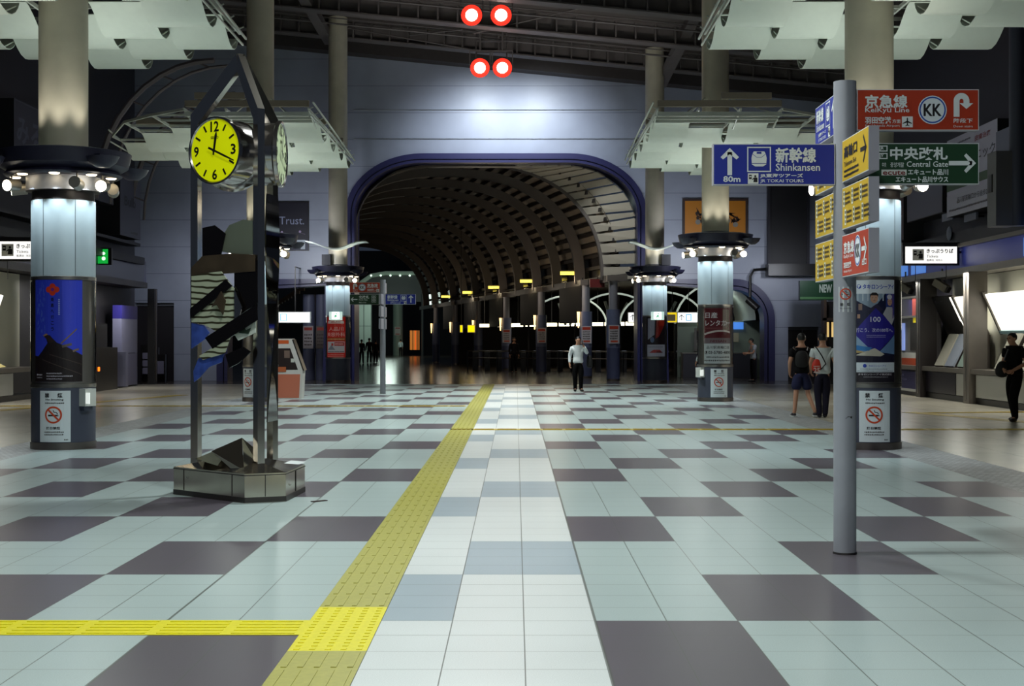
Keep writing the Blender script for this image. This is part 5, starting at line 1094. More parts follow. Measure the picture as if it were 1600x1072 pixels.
for i in range(NR):
    y = 56.3+PITCH*i+1.9
    rib(y, 'dark curved vault rib, %s inside the passage' % ('first', 'second', 'third', 'fourth', 'fifth', 'sixth', 'seventh', 'eighth', 'ninth', 'tenth', 'eleventh', 'twelfth', 'thirteenth')[i])
# vault shell: panels above, dark glazing bands below, purlins along the passage
b = MB(); y0, y1 = 57.4, 56.3+PITCH*NR+1.2
nseg = NR+1; ys = [y0+(y1-y0)*i/nseg for i in range(nseg+1)]
for s_ in range(nseg):
    for q in range(36):
        a, c = angs[q], angs[q+1]; k = 1.10
        pa, pc = vpt(a, k), vpt(c, k); xs = [XR(ys[s_])-HW, XR(ys[s_+1])-HW]
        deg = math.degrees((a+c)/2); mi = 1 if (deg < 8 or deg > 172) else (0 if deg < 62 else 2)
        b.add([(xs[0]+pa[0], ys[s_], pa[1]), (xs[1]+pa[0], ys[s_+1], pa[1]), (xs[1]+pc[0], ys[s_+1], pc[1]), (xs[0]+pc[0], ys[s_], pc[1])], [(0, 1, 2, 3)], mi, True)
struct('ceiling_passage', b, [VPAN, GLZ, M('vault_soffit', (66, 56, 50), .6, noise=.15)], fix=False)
b = MB()
for q in range(1, 36):
    x, z = vpt(angs[q], 1.085); b.bar((XR(y0)-HW+x, y0, z), (XR(y1)-HW+x, y1, z), .07, .14)
struct('trim_14', b, M('vault_purlin', (46, 38, 34), .6))
# reveal between the arch rim and the first rib: pale louvre panels on the right, dark soffit on top
IN = [Vector((p[0]+(.36 if p[0] < -.77 else -.36)*(1 if p[1] < 8.3 else .6), p[1]-.36*(p[1] > 6.5))) for p in arch(-6.6, 5.06, 8.81, 3.0, 2.35)][::-1]
IN[0].y = IN[-1].y = 3.9
cum = [0.]
for p, q in zip(IN, IN[1:]): cum.append(cum[-1]+(q-p).length)
def inpt(f):
    d = f*cum[-1]
    for i in range(len(IN)-1):
        if cum[i+1] >= d or i == len(IN)-2:
            t_ = (d-cum[i])/(cum[i+1]-cum[i]); return IN[i].lerp(IN[i+1], min(1, max(0, t_)))
vc = [0.]; VP_ = [Vector(vpt(a, 1.02)) for a in angs]
for p, q in zip(VP_, VP_[1:]): vc.append(vc[-1]+(q-p).length)
y1_ = 58.15; xo = XR(y1_)-HW
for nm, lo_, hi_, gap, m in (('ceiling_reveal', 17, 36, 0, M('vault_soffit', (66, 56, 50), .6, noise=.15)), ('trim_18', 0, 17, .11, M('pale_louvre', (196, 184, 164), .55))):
    b = MB()
    for q in range(lo_, hi_):
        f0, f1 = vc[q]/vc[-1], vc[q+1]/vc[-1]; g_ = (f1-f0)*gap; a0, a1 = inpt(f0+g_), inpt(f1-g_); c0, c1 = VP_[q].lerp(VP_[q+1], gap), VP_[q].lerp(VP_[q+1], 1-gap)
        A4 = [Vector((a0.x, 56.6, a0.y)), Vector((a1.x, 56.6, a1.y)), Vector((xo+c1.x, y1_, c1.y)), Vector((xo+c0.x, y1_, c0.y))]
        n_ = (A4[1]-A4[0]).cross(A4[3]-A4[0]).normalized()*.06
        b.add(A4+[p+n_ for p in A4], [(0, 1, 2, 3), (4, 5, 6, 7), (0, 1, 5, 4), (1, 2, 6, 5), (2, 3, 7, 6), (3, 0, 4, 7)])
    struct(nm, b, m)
b = MB(); p = [Vector((4.75, 56.6, 0)), Vector((4.75, 56.6, 3.9)), Vector((XR(58)+.3, 58.1, 3.9)), Vector((XR(58)+.3, 58.1, 0))]
# columns under the ribs, sconces and hanging black boards
COLD = M('cool_column', (92, 98, 124), .5, noise=.06); WARM = M('sconce_glow', (255, 206, 130), .5, emit=3.2); YLW = M('yellow_tube', (255, 226, 90), .5, emit=2.0)
ordn = ('first', 'second', 'third', 'fourth', 'fifth', 'sixth', 'seventh', 'eighth', 'ninth', 'tenth', 'eleventh', 'twelfth')
for i in (0, 1, 3, 5, 7, 9, 11):
    y = 56.4+PITCH*i; X = XR(y)
    t = thing('passage_column', 'grey passage column with red topped notice, %s from the arch' % ordn[i] if i < 4 else 'dim passage column in the dark, %s from the arch' % ordn[i], 'column', (X, y, 0), group='columns along the passage')
    obj('lower_shaft', MB().tube([(0, 0, .08), (0, 0, 1.28)], .255, 24), M('slate_shaft', (62, 66, 92), .45), t); obj('base', MB().tube([(0, 0, 0), (0, 0, .08)], .262, 24), SSD, t)
    obj('middle_shaft', MB().tube([(0, 0, 1.28), (0, 0, 2.78)], .262, 24), COLD, t); obj('upper_shaft', MB().tube([(0, 0, 2.78), (0, 0, 4.05)], .17, 20), M('pale_shaft', (120, 118, 124), .5), t)
    obj('head', MB().box((0, 0, 4.0), (.5, .5, .22)), RIBM, t)
    if i < 6:
        s = Sheet((-.20, -.285, 1.45), (1, 0, 0), (0, 0, 1), eps=.006); s.rect(0, 0, .42, .72, (182, 176, 178), 0); s.rect(.04, .56, .38, .68, (176, 50, 26), 1); s.rect(.08, .05, .36, .12, (190, 70, 40), 1)
        for q in range(4): s.scribble(.06, .17+.095*q, .3, .055, (60, 44, 46), 1, q+i)
        nt = s.build('column_notice'); nt.location = (X, y, 0); tag(nt, 'white notice with a red heading on the %s passage column' % ordn[i], 'notice', 'red headed notices on the passage columns')
    if i % 2 == 1:
        sc = thing('wall_sconce', 'warm sconce on the %s passage column' % ordn[i], 'sconce', (X-.30, y-.05, 2.72), group='warm sconces on the passage columns')
        obj('glow_and_streak', MB().tube([(-.02, -.1, -.62), (-.02, -.1, .05)], [.025, .065], 10), WARM, sc); obj('bracket', MB().bar((.06, 0, .03), (-.02, -.06, .03), .06, .06), PLINTH, sc)  # glow is drawn out to paint the light streak down the column
        if i < 11:
            yc = y+PITCH*.5; XC = XR(yc); bd = thing('hanging_board', 'big black hanging board after the %s passage column' % ordn[i], 'board', (XC, yc, 2.32), group='black boards hung along the passage')
            bb = MB(); d = Vector((DIR, 1, 0)).normalized(); nn = Vector((1, -DIR, 0)).normalized()
            obj('board', MB().bar(-d*1.98+Vector((0, 0, .78)), d*1.98+Vector((0, 0, .78)), .35, 1.55), M('black_board', (10, 8, 9), .7, spec=.15), bd); obj('hanger', MB().bar(-d*1.5+Vector((0, 0, 1.55)), -d*1.5+Vector((0, 0, 1.9)), .05, .05).bar(d*1.5+Vector((0, 0, 1.55)), d*1.5+Vector((0, 0, 1.9)), .05, .05), PLINTH, bd)
            lp = thing('passage_lamp', 'yellow strip lamp after the %s passage column' % ordn[i], 'lamp', (XC-.1, yc, 4.52), group='yellow strip lamps along the passage')
            obj('strip', MB().bb(-.48, .34, -.08, .08, -.1, .04), YLW, lp); obj('rib_light_strip', MB().bb(.34, .42, -.08, .08, -.78, .12), M('rib_light_glow', (255, 222, 110), .5, emit=1.6), lp); obj('arm', MB().bar((-.5, 0, .06), (.4, 0, .06), .05, .05), STEEL, lp)  # vertical glow paints the lamplight on the rib edge, not a tube
            if i < 8: lamp('POINT', (XC-.4, yc, 4.2), 14, (1, .80, .50), size=.15, name='passage_lamp_light')
# beam that ties the column heads
b = MB(); b.bar((XR(55.9), 55.9+.9, 4.02), (XR(110), 110, 4.02), .3, .26); struct('trim_15', b, VDK)
for k, (x, y) in enumerate(((4.6, 56.9), )):
    b = MB(); b.bar((XR(57)+.1, 57, 3.98), (6.2, 57.2, 4.35), .3, .3); struct('trim_16', b, RIBM)
t = thing('red_box', 'small dark red box under the beam at the right side of the arch', 'box', (XR(59)+.05, 58.6, 3.72)); obj('box', MB().bb(-.32, .28, -.1, .1, 0, .34), M('dim_red', (110, 24, 20), .5), t); obj('hanger', MB().bar((0, 0, .34), (0, 0, .5), .04, .04), PLINTH, t)
# gate hall to the right of the passage
b = MB(); b.quad((XR(57)+.7, 57, 4.3), (22, 57, 4.3), (22, 100, 4.3), (XR(100)-.6, 100, 4.3)); struct('ceiling_gate_hall', b, VDK, fix=False)
wplane('wall_gate_hall', [(-4.2, 100, 0), (24, 100, 0), (24, 100, 4.4), (-4.2, 100, 4.4)], (0, .3, 0), M('gate_hall_wall', (40, 36, 36), .6))
wplane('wall_gate_side', [(16, 56.6, 0), (16, 100, 0), (16, 100, 4.4), (16, 56.6, 4.4)], (.3, 0, 0), M('gate_hall_wall2', (70, 70, 72), .6))
WARC = M('lit_arch', (206, 220, 206), .5, emit=.55); VST = M('pale_strut', (190, 200, 188), .5)
for k, (px, yy, hw, ht, lb) in enumerate(((887, 74, 2.0, 1.5, 'pale lit arch rim behind the phone caller'), (960, 70, 1.9, 1.5, 'pale lit arch rim between the slim passage columns'), (1035, 68, 2.0, 1.5, 'pale lit arch rim behind the right foot pillar'), (1130, 66, 2.2, 1.9, 'wide pale lit arch rim inside the small right arch'))):
    X = (px-806)*yy/F; t = thing('lit_arch_rim', lb, 'arch', (X, yy, 2.35), group='pale arch rims in the gate hall')
    obj('rim', MB().tube([(hw*math.cos(a), 0, ht*math.sin(a)) for a in [PI*i/20 for i in range(21)]], .05, 6), WARC, t)
    for q in (-hw, hw): obj('jamb', MB().bar((q, 0, -2.35), (q, 0, 0), .1, .1), VDK, t)
    obj('strut', MB().bar((-.1, .1, 0), (-.45, .1, ht*.75), .22, .12), VST, t); obj('strut', MB().bar((.1, .1, 0), (.65, .1, ht*.7), .22, .12), VST, t)
LROW = M('gate_lamp_glow', (255, 244, 205), .5, emit=3.2)
for k in range(15):
    px = 757+k*17.5+(k % 3)*2; yy = 82-k*.7; X = (px-806)*yy/F
    o = thing('gate_lamp', 'small white lamp in the row over the ticket gates', 'lamp', (X, yy, 2.42), group='white lamps over the ticket gates'); obj('tube', MB().bb(-.28, .28, -.1, .1, -.09, .09), LROW, o); obj('hanger', MB().bb(-.02, .02, -.02, .02, .06, 1.9), PLINTH, o)
lamp('AREA', (4, 76, 4.0), 130, (1, .95, .85), (4, 76, 0), size=6, angle=160, name='gate_hall_light'); lamp('POINT', (8.6, 61, 3.4), 40, (.9, 1, .95), size=.4, name='ticket_office_light')
GATEM = M('gate_dark', (24, 21, 22), .25); GTOP = M('gate_top', (150, 146, 140), .3, metal=.6)
gp = None
for k in range(17):
    y = 75.5-k*.28; X = -2.1+k*.62
    if gp is None:
        t = thing('ticket_gate', 'dark ticket gate in the row right of the passage columns', 'ticket gate', (X, y, 0), group='dark ticket gates')
        obj('cabinet', MB().bb(-.13, .13, -.9, .9, 0, .98), GATEM, t); obj('top_plate', MB().bb(-.14, .14, -.92, .92, .98, 1.01), GTOP, t); obj('card_reader', MB().bb(-.1, .1, -.93, -.7, 1.01, 1.06), M('reader_glow', (190, 200, 220), .4, emit=.5), t); gp = t
    else:
        c = copy_tree(gp); c.location = (X, y, 0)
t = thing('gate_railing', 'dark rail with thin bright bars in front of the ticket gates', 'railing', (2, 66, 0))
obj('rail', MB().tube([(-4.4, 6, 1.05), (7.5, -1, 1.05)], .03, 8), SS, t); obj('rail', MB().tube([(-4.4, 6, .7), (7.5, -1, .7)], .025, 8), SSD, t)
for k in range(9): 
    x = -4.4+11.9*k/8; obj('rail_post', MB().tube([(x, 6-7*k/8, 0), (x, 6-7*k/8, 1.05)], .03, 8), GATEM, t)
# light boxes over the gates
def lightbox(px, py, yy, w, h, name, label, fn, cat='sign', grp=None):
    p = at(px, py, yy); t = thing(name, label, cat, p, group=grp); obj('housing', MB().bb(-.03, w+.03, .01, .16, -.03, h+.03), WHP, t)
    s = Sheet((0, 0, 0), (1, 0, 0), (0, 0, 1), eps=.006); fn(s, w, h); s.build('lit_face', t); obj('hanger', MB().bar((w*.5, .08, h+.03), (w*.5, .08, (4.29 if p.x > 0 else 7.5)-p.z), .03, .03), PLINTH, t)
def f_num(s, w, h): s.rect(0, 0, w, h, (250, 252, 250), 0, 1.3); arrow(s, w*.26, h*.82, h*.62, h*.07, PI/2, (50, 50, 56), 1, .5); s.text('11', w*.5, h*.55, h*.28, (90, 90, 96), w*.2, 1, 0, .3); s.text('12', w*.5, h*.15, h*.28, (90, 90, 96), w*.2, 1, 0, .3)
def f_train(s, w, h): s.rect(0, 0, w, h, (250, 252, 250), 0, 1.3); arrow(s, w*.17, h*.82, h*.62, h*.07, PI/2, (50, 50, 56), 1, .5); s.outline(w*.36, h*.15, w*.62, h*.85, h*.1, (110, 180, 220), 1, 1.0); s.text('新幹線', w*.66, h*.52, h*.25, (170, 200, 220), w*.3, 1, 0, .9)
def f_yel(s, w, h): s.rect(0, 0, w, h, (230, 200, 20), 0, 1.0); s.rect(w*.0, h*.12, w*.8, h*.8, (130, 116, 80), 1, .15)
lightbox(982, 503.5, 61, .68, .40, 'platform_sign', 'white lit sign with up arrow left of the right foot pillar', f_num)
lightbox(1059, 503.5, 61, .94, .40, 'platform_sign', 'white lit sign with up arrow and blue square left of the maroon poster', f_train)
lightbox(1043, 503.5, 61.2, .42, .41, 'yellow_sign', 'yellow edged sign right of the right foot pillar', f_yel)
for px, wd, lb in ((719, .12, 'narrow bright yellow lit sign deep in the dark passage'), (731, .36, 'square bright yellow lit sign deep in the dark passage')):
    lightbox(px, 519, 78, wd, .36, 'yellow_light_box', lb, lambda s, w, h: s.rect(0, 0, w, h, (250, 222, 0), 0, 1.2))
# ticket office seen through the small right arch
t = thing('service_counter', 'pale lit service counter with posters inside the small right arch', 'counter', (8.6, 60.5, 0)); bld('counter', M('counter_grey', (66, 66, 76), .4), t, (-1.6, 1.5, 0, .7, 0, 1.02)); bld('counter_top', GTOP, t, (-1.65, 1.5, -.06, .7, 1.02, 1.06))
bld('back_wall', M('pale_green_wall', (128, 140, 128), .5), t, (-1.7, 1.9, 1.2, 1.3, 0, 2.4)); lab(bld('blue_sign', M('blue_lit', (70, 130, 220), .5, emit=.8), t, (.1, 1.1, 1.1, 1.19, 2.05, 2.35)), 'blue lit strip sign')
s = Sheet((-1.0, 1.09, 1.1), (1, 0, 0), (0, 0, 1), eps=.006); s.rect(0, 0, .45, 1.0, (104, 100, 96), 0); s.rect(.1, .5, .4, .9, (60, 50, 50), 1); s.disc(.25, .3, .14, (150, 150, 140), 1); s.rect(.6, .1, 1.0, .8, (150, 150, 138), 0); s.rect(1.2, .4, 1.9, .8, (166, 160, 140), 0); s.build('poster_wall', t)
b = MB(); n = 12; vs = []
for i in range(n+1):
    a = PI/2*i/n; vs += [(9.6-.0-1.5*(1-math.cos(a)) if 0 else 8.2+1.5*math.cos(a), y, 2.4+1.4*math.sin(a)) for y in (58.4, 64)]
b.add(vs, [(2*i, 2*i+2, 2*i+3, 2*i+1) for i in range(n)], 0, True); struct('ceiling_office', b, M('office_vault', (150, 160, 150), .5), fix=False)
# far lit hall at the left end of the passage
wplane('wall_far', [(-46, 168, 0), (2, 168, 0), (2, 168, 12), (-46, 168, 12)], (0, .3, 0), M('far_wall', (24, 22, 24), .6))
b = MB(); pts = [(-17.2+1.6*math.sin(PI/2*i/6), 5.6+1.6*(1-math.cos(PI/2*i/6))) for i in range(1)]
t = thing('far_canopy', 'pale lit curved canopy edge far away in the passage', 'canopy', (0, 150, 0))
pp = [(-16.6, 0, 6.6), (-16.0, 0, 7.6), (-15.0, 0, 8.3), (-13.5, 0, 8.55), (-9.8, 0, 8.55), (-9.6, 0, 7.0)]
obj('edge', MB().tube(pp, .22, 8), M('far_edge', (120, 140, 124), .5, emit=.25), t); b = MB(); b.add([(-16.4, .3, 5.6), (-16, .3, 7.5), (-15, .3, 8.3), (-9.8, .3, 8.4), (-9.5, .3, 5.6)], [(0, 1, 2, 3, 4)]); obj('fascia', b, M('far_fascia', (70, 72, 72), .5), t, fix=False)
for x in (-16.4, -9.7): obj('post', MB().tube([(x, .3, 0), (x, .3, 6.4)], .15, 10), M('far_fascia', (70, 72, 72), .5), t)
for k in range(6): obj('spot', MB().ball((-15+1.0*k, -.2, 8.3), .1, 8), M('far_spot', (225, 255, 235), .5, emit=2), t)
t = thing('slanted_pylon', 'wide pale slanted pylon far away at the left end of the passage', 'pylon', (-15.9, 145, 0)); b = MB(); b.add([(-.2, 0, 0), (1.35, 0, 0), (1.35, 0, 5.2), (-.75, 0, 5.2), (-.2, 1, 0), (1.35, 1, 0), (1.35, 1, 5.2), (-.75, 1, 5.2)], [(0, 1, 2, 3), (4, 5, 6, 7), (0, 1, 5, 4), (1, 2, 6, 5), (2, 3, 7, 6), (3, 0, 4, 7)]); obj('slab', b, M('pylon_pale', (170, 186, 176), .5), t); obj('joint', MB().bb(-.7, 1.36, -.02, 0, 3.0, 3.04).bb(.62, .68, -.02, 0, 0, 5.2), SEAM, t)
t = thing('far_column', 'pale green round column far away, right of the slanted pylon', 'column', (-12.4, 152, 0)); obj('shaft', MB().tube([(0, 0, 0), (0, 0, 5.4)], .52, 24), M('far_column', (150, 166, 150), .5), t); 
s = Sheet((-.3, -.56, 2.1), (1, 0, 0), (0, 0, 1), eps=.02); s.rect(0, 0, .62, .9, (190, 186, 180), 0); s.rect(.08, .7, .54, .82, (170, 50, 40), 1); s.rect(.08, .1, .54, .18, (170, 60, 40), 1); s.build('notice', t)
lamp('POINT', (-12.6, 141, 5.6), 420, (.80, 1, .88), size=1, name='far_hall_light'); lamp('POINT', (-17.6, 138, 5.0), 260, (.80, 1, .88), size=1, name='far_hall_light')
for k, (px, c, lb) in enumerate(((645, (255, 150, 60), 'orange lit shop window far down the passage'), (653, (230, 130, 50), 'narrow orange lit window far down the passage'))):
    X = (px-806)*150/F; t = thing('lit_window', lb, 'window', (X, 150, .6)); obj('pane', MB().bb(-.3, .3-.15*k, 0, .2, 0, 2.0), M('orange_pane%d' % k, c, .5, emit=.3), t); obj('mullion', MB().bb(-.03, .03, -.05, 0, 0, 2.0), PLINTH, t)
# ---------------------------------------------------------------- people
SKIN = M('skin', (190, 140, 112), .5); HAIRM = M('black_hair', (18, 15, 15), .5)
def skinmesh(name, nodes, edges, mat_, parent, sub=2, extra=None):
    """one continuous surface grown around a skeleton; nodes {key: (pos, radius)}, the first is the root"""
    bm = bmesh.new(); lay = bm.verts.layers.skin.verify(); vv = {}
    for i, (k, (p, r)) in enumerate(nodes.items()):
        v = bm.verts.new(p); vv[k] = v; rr = r if isinstance(r, tuple) else (r, r); v[lay].radius = rr; v[lay].use_root = i == 0
    for a, c in edges: bm.edges.new((vv[a], vv[c]))
    me = bpy.data.meshes.new(name); bm.to_mesh(me); bm.free()
    o = bpy.data.objects.new(name, me); C.objects.link(o)
    m = o.modifiers.new('s', 'SKIN'); m.use_smooth_shade = True; m.branch_smoothing = .3; q = o.modifiers.new('u', 'SUBSURF'); q.levels = sub; q.render_levels = sub
    dg = bpy.context.evaluated_depsgraph_get(); ev = o.evaluated_get(dg); nm = bpy.data.meshes.new_from_object(ev, depsgraph=dg)
    o.modifiers.clear(); o.data = nm; nm.name = name; nm.materials.clear(); nm.materials.append(mat_)
    if extra is not None:
        bm = bmesh.new(); bm.from_mesh(nm); b = extra; vs = [bm.verts.new(v) for v in b.v]
        for f in b.f:
            try: bm.faces.new([vs[i] for i in f])
            except ValueError: pass
        bm.to_mesh(nm); bm.free()
    nm.polygons.foreach_set('use_smooth', [True]*len(nm.polygons)); o.parent = parent; return o
def person(label, loc, rz, H, shirt, trousers, pose=None, sleeve='short', shorts=False, shoe=(26, 24, 26), hair='short', detail=True, bulk=1.):
    """figure facing -Y before turning; pose overrides joints in metres for a 1.70 m figure"""
    t = thing('person', label, 'person', loc, rz); k = H/1.70
    J = dict(pel=(0, 0, .93), wst=(0, .0, 1.06), chs=(0, -.005, 1.28), nkb=(0, .01, 1.42), nk=(0, -.005, 1.49), jaw=(0, -.03, 1.545), hd=(0, -.015, 1.61), top=(0, -.005, 1.665),
             shL=(.165, .005, 1.375), elL=(.215, .02, 1.11), wrL=(.225, -.05, .87), shR=(-.165, .005, 1.375), elR=(-.215, .02, 1.11), wrR=(-.225, -.05, .87),
             hpL=(.09, 0, .87), knL=(.095, -.015, .48), anL=(.095, .01, .085), hpR=(-.09, 0, .87), knR=(-.095, -.015, .48), anR=(-.095, .01, .085), toL=(.11, -.15, .03), toR=(-.11, -.15, .03))
    J.update(pose or {}); J = {q: Vector(v)*k for q, v in J.items()}
    R_ = lambda r: tuple(x*k*bulk for x in r) if isinstance(r, tuple) else r*k*(1+(bulk-1)*.6)
    N = lambda *ks: {q: (J[q], R_(r)) for q, r in ks}
    ex = MB(); T_ = {}
    for sd, sg in (('L', 1), ('R', -1)):
        wv = (J['wr'+sd]-J['el'+sd]).normalized(); pm = J['wr'+sd]+wv*.085*k; T_['pm'+sd] = pm
        # hand: five separate bent fingers rooted in the palm
        side = Vector((0, 1, 0)) if abs(wv.z) > .5 else Vector((0, 0, 1)); side = (side-wv*side.dot(wv)).normalized(); inn = wv.cross(side).normalized()*(1 if sg > 0 else -1)
        curl = Vector((-sg, 0, 0)); curl = (curl-wv*curl.dot(wv)).normalized()
        for f_, (o_, L) in enumerate(((-.030, .062), (-.010, .075), (.010, .072), (.029, .055))):
            a = pm+side*o_*k-wv*.01*k; b1 = a+wv*L*.5*k+curl*.006*k; b2 = b1+wv*L*.35*k+curl*.022*k; b3 = b2+wv*L*.12*k+curl*.022*k
            ex.tube([a, b1, b2, b3], [.0095*k, .009*k, .008*k, .006*k], 6)
        a = J['wr'+sd]+wv*.03*k-side*.028*k; ex.tube([a, a-side*.03*k+wv*.025*k+curl*.01*k, a-side*.035*k+wv*.06*k+curl*.022*k], [.011*k, .0095*k, .007*k], 6)
    hc = J['hd']; fw = (J['jaw']-J['nk']); fw = Vector((fw.x, fw.y, 0)); fw = fw.normalized() if fw.length > .004 else Vector((0, -1, 0)); sdv = Vector((-fw.y, fw.x, 0))
    ex.tube([hc+fw*.085*k+Vector((0, 0, .01))*k, hc+fw*.105*k-Vector((0, 0, .018))*k, hc+fw*.085*k-Vector((0, 0, .028))*k], [.008*k, .014*k, .01*k], 6)
    for sg in (-1, 1): ex.ball(hc+sdv*sg*.083*k+Vector((0, 0, -.01))*k, (.012*k, .02*k, .032*k), 8, 0, 6)
    nodes = N(('pel', (.085, .065)), ('wst', (.10, .072)), ('chs', (.125, .09)), ('nkb', (.07, .06)), ('nk', .052), ('jaw', (.058, .064)), ('hd', (.078, .092)), ('top', (.060, .07)))
    for sd in 'LR':
        nodes.update(N(('sh'+sd, .055), ('el'+sd, .040), ('wr'+sd, .027))); nodes['pm'+sd] = (T_['pm'+sd], (.034*k, .018*k)); nodes.update(N(('hp'+sd, .055), ('kn'+sd, .052), ('an'+sd, .036)))
        nodes.update(N(('to'+sd, .03)))
    E = [('pel', 'wst'), ('wst', 'chs'), ('chs', 'nkb'), ('nkb', 'nk'), ('nk', 'jaw'), ('jaw', 'hd'), ('hd', 'top')]
    for sd in 'LR': E += [('nkb', 'sh'+sd), ('sh'+sd, 'el'+sd), ('el'+sd, 'wr'+sd), ('wr'+sd, 'pm'+sd), ('pel', 'hp'+sd), ('hp'+sd, 'kn'+sd), ('kn'+sd, 'an'+sd), ('an'+sd, 'to'+sd)]
    skinmesh('body', nodes, E, SKIN, t, 2, ex)
    # shirt and sleeves
    cl = N(('chs', (.165, .115)), ('wst', (.142, .105)), ('nkb', (.098, .078))); cl['hem'] = (J['pel']+Vector((0, 0, -.07))*k, (.162*k*bulk, .126*k*bulk)); cl['hip'] = (J['pel']+Vector((0, 0, .05))*k, (.156*k*bulk, .122*k*bulk)); ce = [('chs', 'wst'), ('wst', 'hip'), ('hip', 'hem'), ('chs', 'nkb')]
    for sd in 'LR':
        cl['s'+sd] = (J['sh'+sd]+Vector((.012*(1 if sd == 'L' else -1)*bulk, 0, 0)), .080*k*bulk); ce.append(('nkb', 's'+sd))
        if sleeve == 'long':
            cl['e'+sd] = (J['el'+sd], .058*k); cl['w'+sd] = (J['wr'+sd]*.95+J['el'+sd]*.05, .043*k); ce += [('s'+sd, 'e'+sd), ('e'+sd, 'w'+sd)]
        else:
            cl['e'+sd] = (J['sh'+sd]*.35+J['el'+sd]*.65, .064*k); ce.append(('s'+sd, 'e'+sd))
    skinmesh('shirt', cl, ce, M('cloth_%d_%d_%d' % shirt, shirt, .8, spec=.15, noise=.06, nscale=9), t)
    pn = {'p': (J['pel']+Vector((0, 0, .01))*k, (.146*k, .112*k)), 'b': (J['pel']*.5+J['wst']*.5, (.136*k, .10*k))}; pe = [('p', 'b')]
    for sd in 'LR':
        pn['h'+sd] = (J['hp'+sd], .108*k*bulk); pn['k'+sd] = (J['kn'+sd]*(1 if not shorts else .86)+J['hp'+sd]*(0 if not shorts else .14), (.075 if not shorts else .10)*k*bulk); pe += [('p', 'h'+sd), ('h'+sd, 'k'+sd)]
        if not shorts: pn['a'+sd] = (J['an'+sd]+Vector((0, 0, -.05))*k, .058*k); pe.append(('k'+sd, 'a'+sd))
    skinmesh('trousers' if not shorts else 'shorts', pn, pe, M('cloth_%d_%d_%d' % trousers, trousers, .8, spec=.1, noise=.08, nscale=9), t)
    for sd in 'LR':
        a, o_ = J['an'+sd], J['to'+sd]; d = (o_-a); d.z = 0; d.normalize(); z0 = min(a.z-.085*k, 0)+a.z*0
        zb = a.z-.085*k
        s_ = skinmesh('shoe', {'h': (Vector((a.x, a.y, zb+.054*k))-d*.035*k, .056*k), 'm': (Vector((a.x, a.y, zb+.045*k))+d*.07*k, (.052*k, .047*k)), 't': (Vector((a.x, a.y, zb+.036*k))+d*.175*k, (.047*k, .035*k))}, [('h', 'm'), ('m', 't')], M('shoe_%d' % shoe[0], shoe, .4), t, 1)
        if shoe[0] == 40: 
            b = MB(); c = Vector((a.x, a.y, zb+.012*k))+d*.06*k; b.box(c, (.085*k, .26*k, .022*k), rz=math.atan2(d.y, d.x)-PI/2); obj('sole', b, WHP, s_)
    hb = MB(); c = hc+Vector((0, 0, .035))*k-fw*.018*k; rr = Vector((.086, .100, .082))*k; n, m_ = 16, 9
    vs = []; 
    for i in range(m_+1):
        for q in range(n):
            a = 2*PI*q/n; front = max(0, (Vector((math.cos(a), math.sin(a), 0)).dot(fw))); lim = (.37+.36*(1-front) if hair == 'short' else .62+.26*(1-front)); ph = PI*lim*i/m_
            vs.append(c+Vector((rr.x*math.sin(ph)*math.cos(a), rr.y*math.sin(ph)*math.sin(a), rr.z*math.cos(ph)*(1 if ph < PI/2 else 1.3))))
    hb.add(vs, [(i*n+q, (i+1)*n+q, (i+1)*n+(q+1) % n, i*n+(q+1) % n) for i in range(m_) for q in range(n)], 0, True); obj('hair', hb, HAIRM, t)
    if detail:
        for sg in (-1, 1): obj('eye', MB().ball(hc+sdv*sg*.033*k+fw*.083*k+Vector((0, 0, .006))*k, .011*k, 8, 0, 6), M('dark_eye', (24, 18, 18), .3), t)
        obj('mouth', MB().ball(hc+fw*.082*k-Vector((0, 0, .052))*k, (.024*k, .01*k, .006*k), 8, 0, 6), M('mouth', (140, 80, 74), .5), t)
    t['k'] = k; return t, J
# 1 the phone caller in the middle
p, J = person('person in a white long sleeved shirt and black trousers, phone at the ear', (1.91, 44.4, 0), .10, 1.67, (232, 236, 238), (10, 9, 10),
    dict(elL=(.30, -.02, 1.18), wrL=(.17, -.10, 1.42), hd=(.01, -.02, 1.61), knL=(.085, -.06, .48), anL=(.09, -.02, .085), toL=(.12, -.17, .03), anR=(-.085, .03, .085), toR=(-.11, -.12, .03), wrR=(-.27, -.05, .88), elR=(-.255, .03, 1.12)), 'long', bulk=1.16)
t = thing('phone', 'dark phone held to the ear of the walking person in the white shirt', 'phone', p.location+Vector((.135, -.12, 1.50))); obj('body', MB().box((0, 0, 0), (.02, .075, .145)), PLINTH, t); obj('screen', MB().box((-.0105, 0, 0), (.001, .065, .13)), GLZ, t)
t = thing('shoulder_bag', 'black bag hanging at the side of the walking person with the phone', 'bag', p.location+Vector((.36, .05, .66)))
skinmesh('bag_body', {'a': (Vector((0, 0, .06)), (.10, .12)), 'b': (Vector((0, 0, .28)), (.11, .11)), 'c': (Vector((-.02, 0, .46)), (.06, .06))}, [('a', 'b'), ('b', 'c')], M('black_cloth', (16, 14, 16), .7), t); obj('strap', MB().tube([(-.02, 0, .45), (-.06, .02, .58), (-.10, .02, .68)], .02, 6), PLINTH, t)
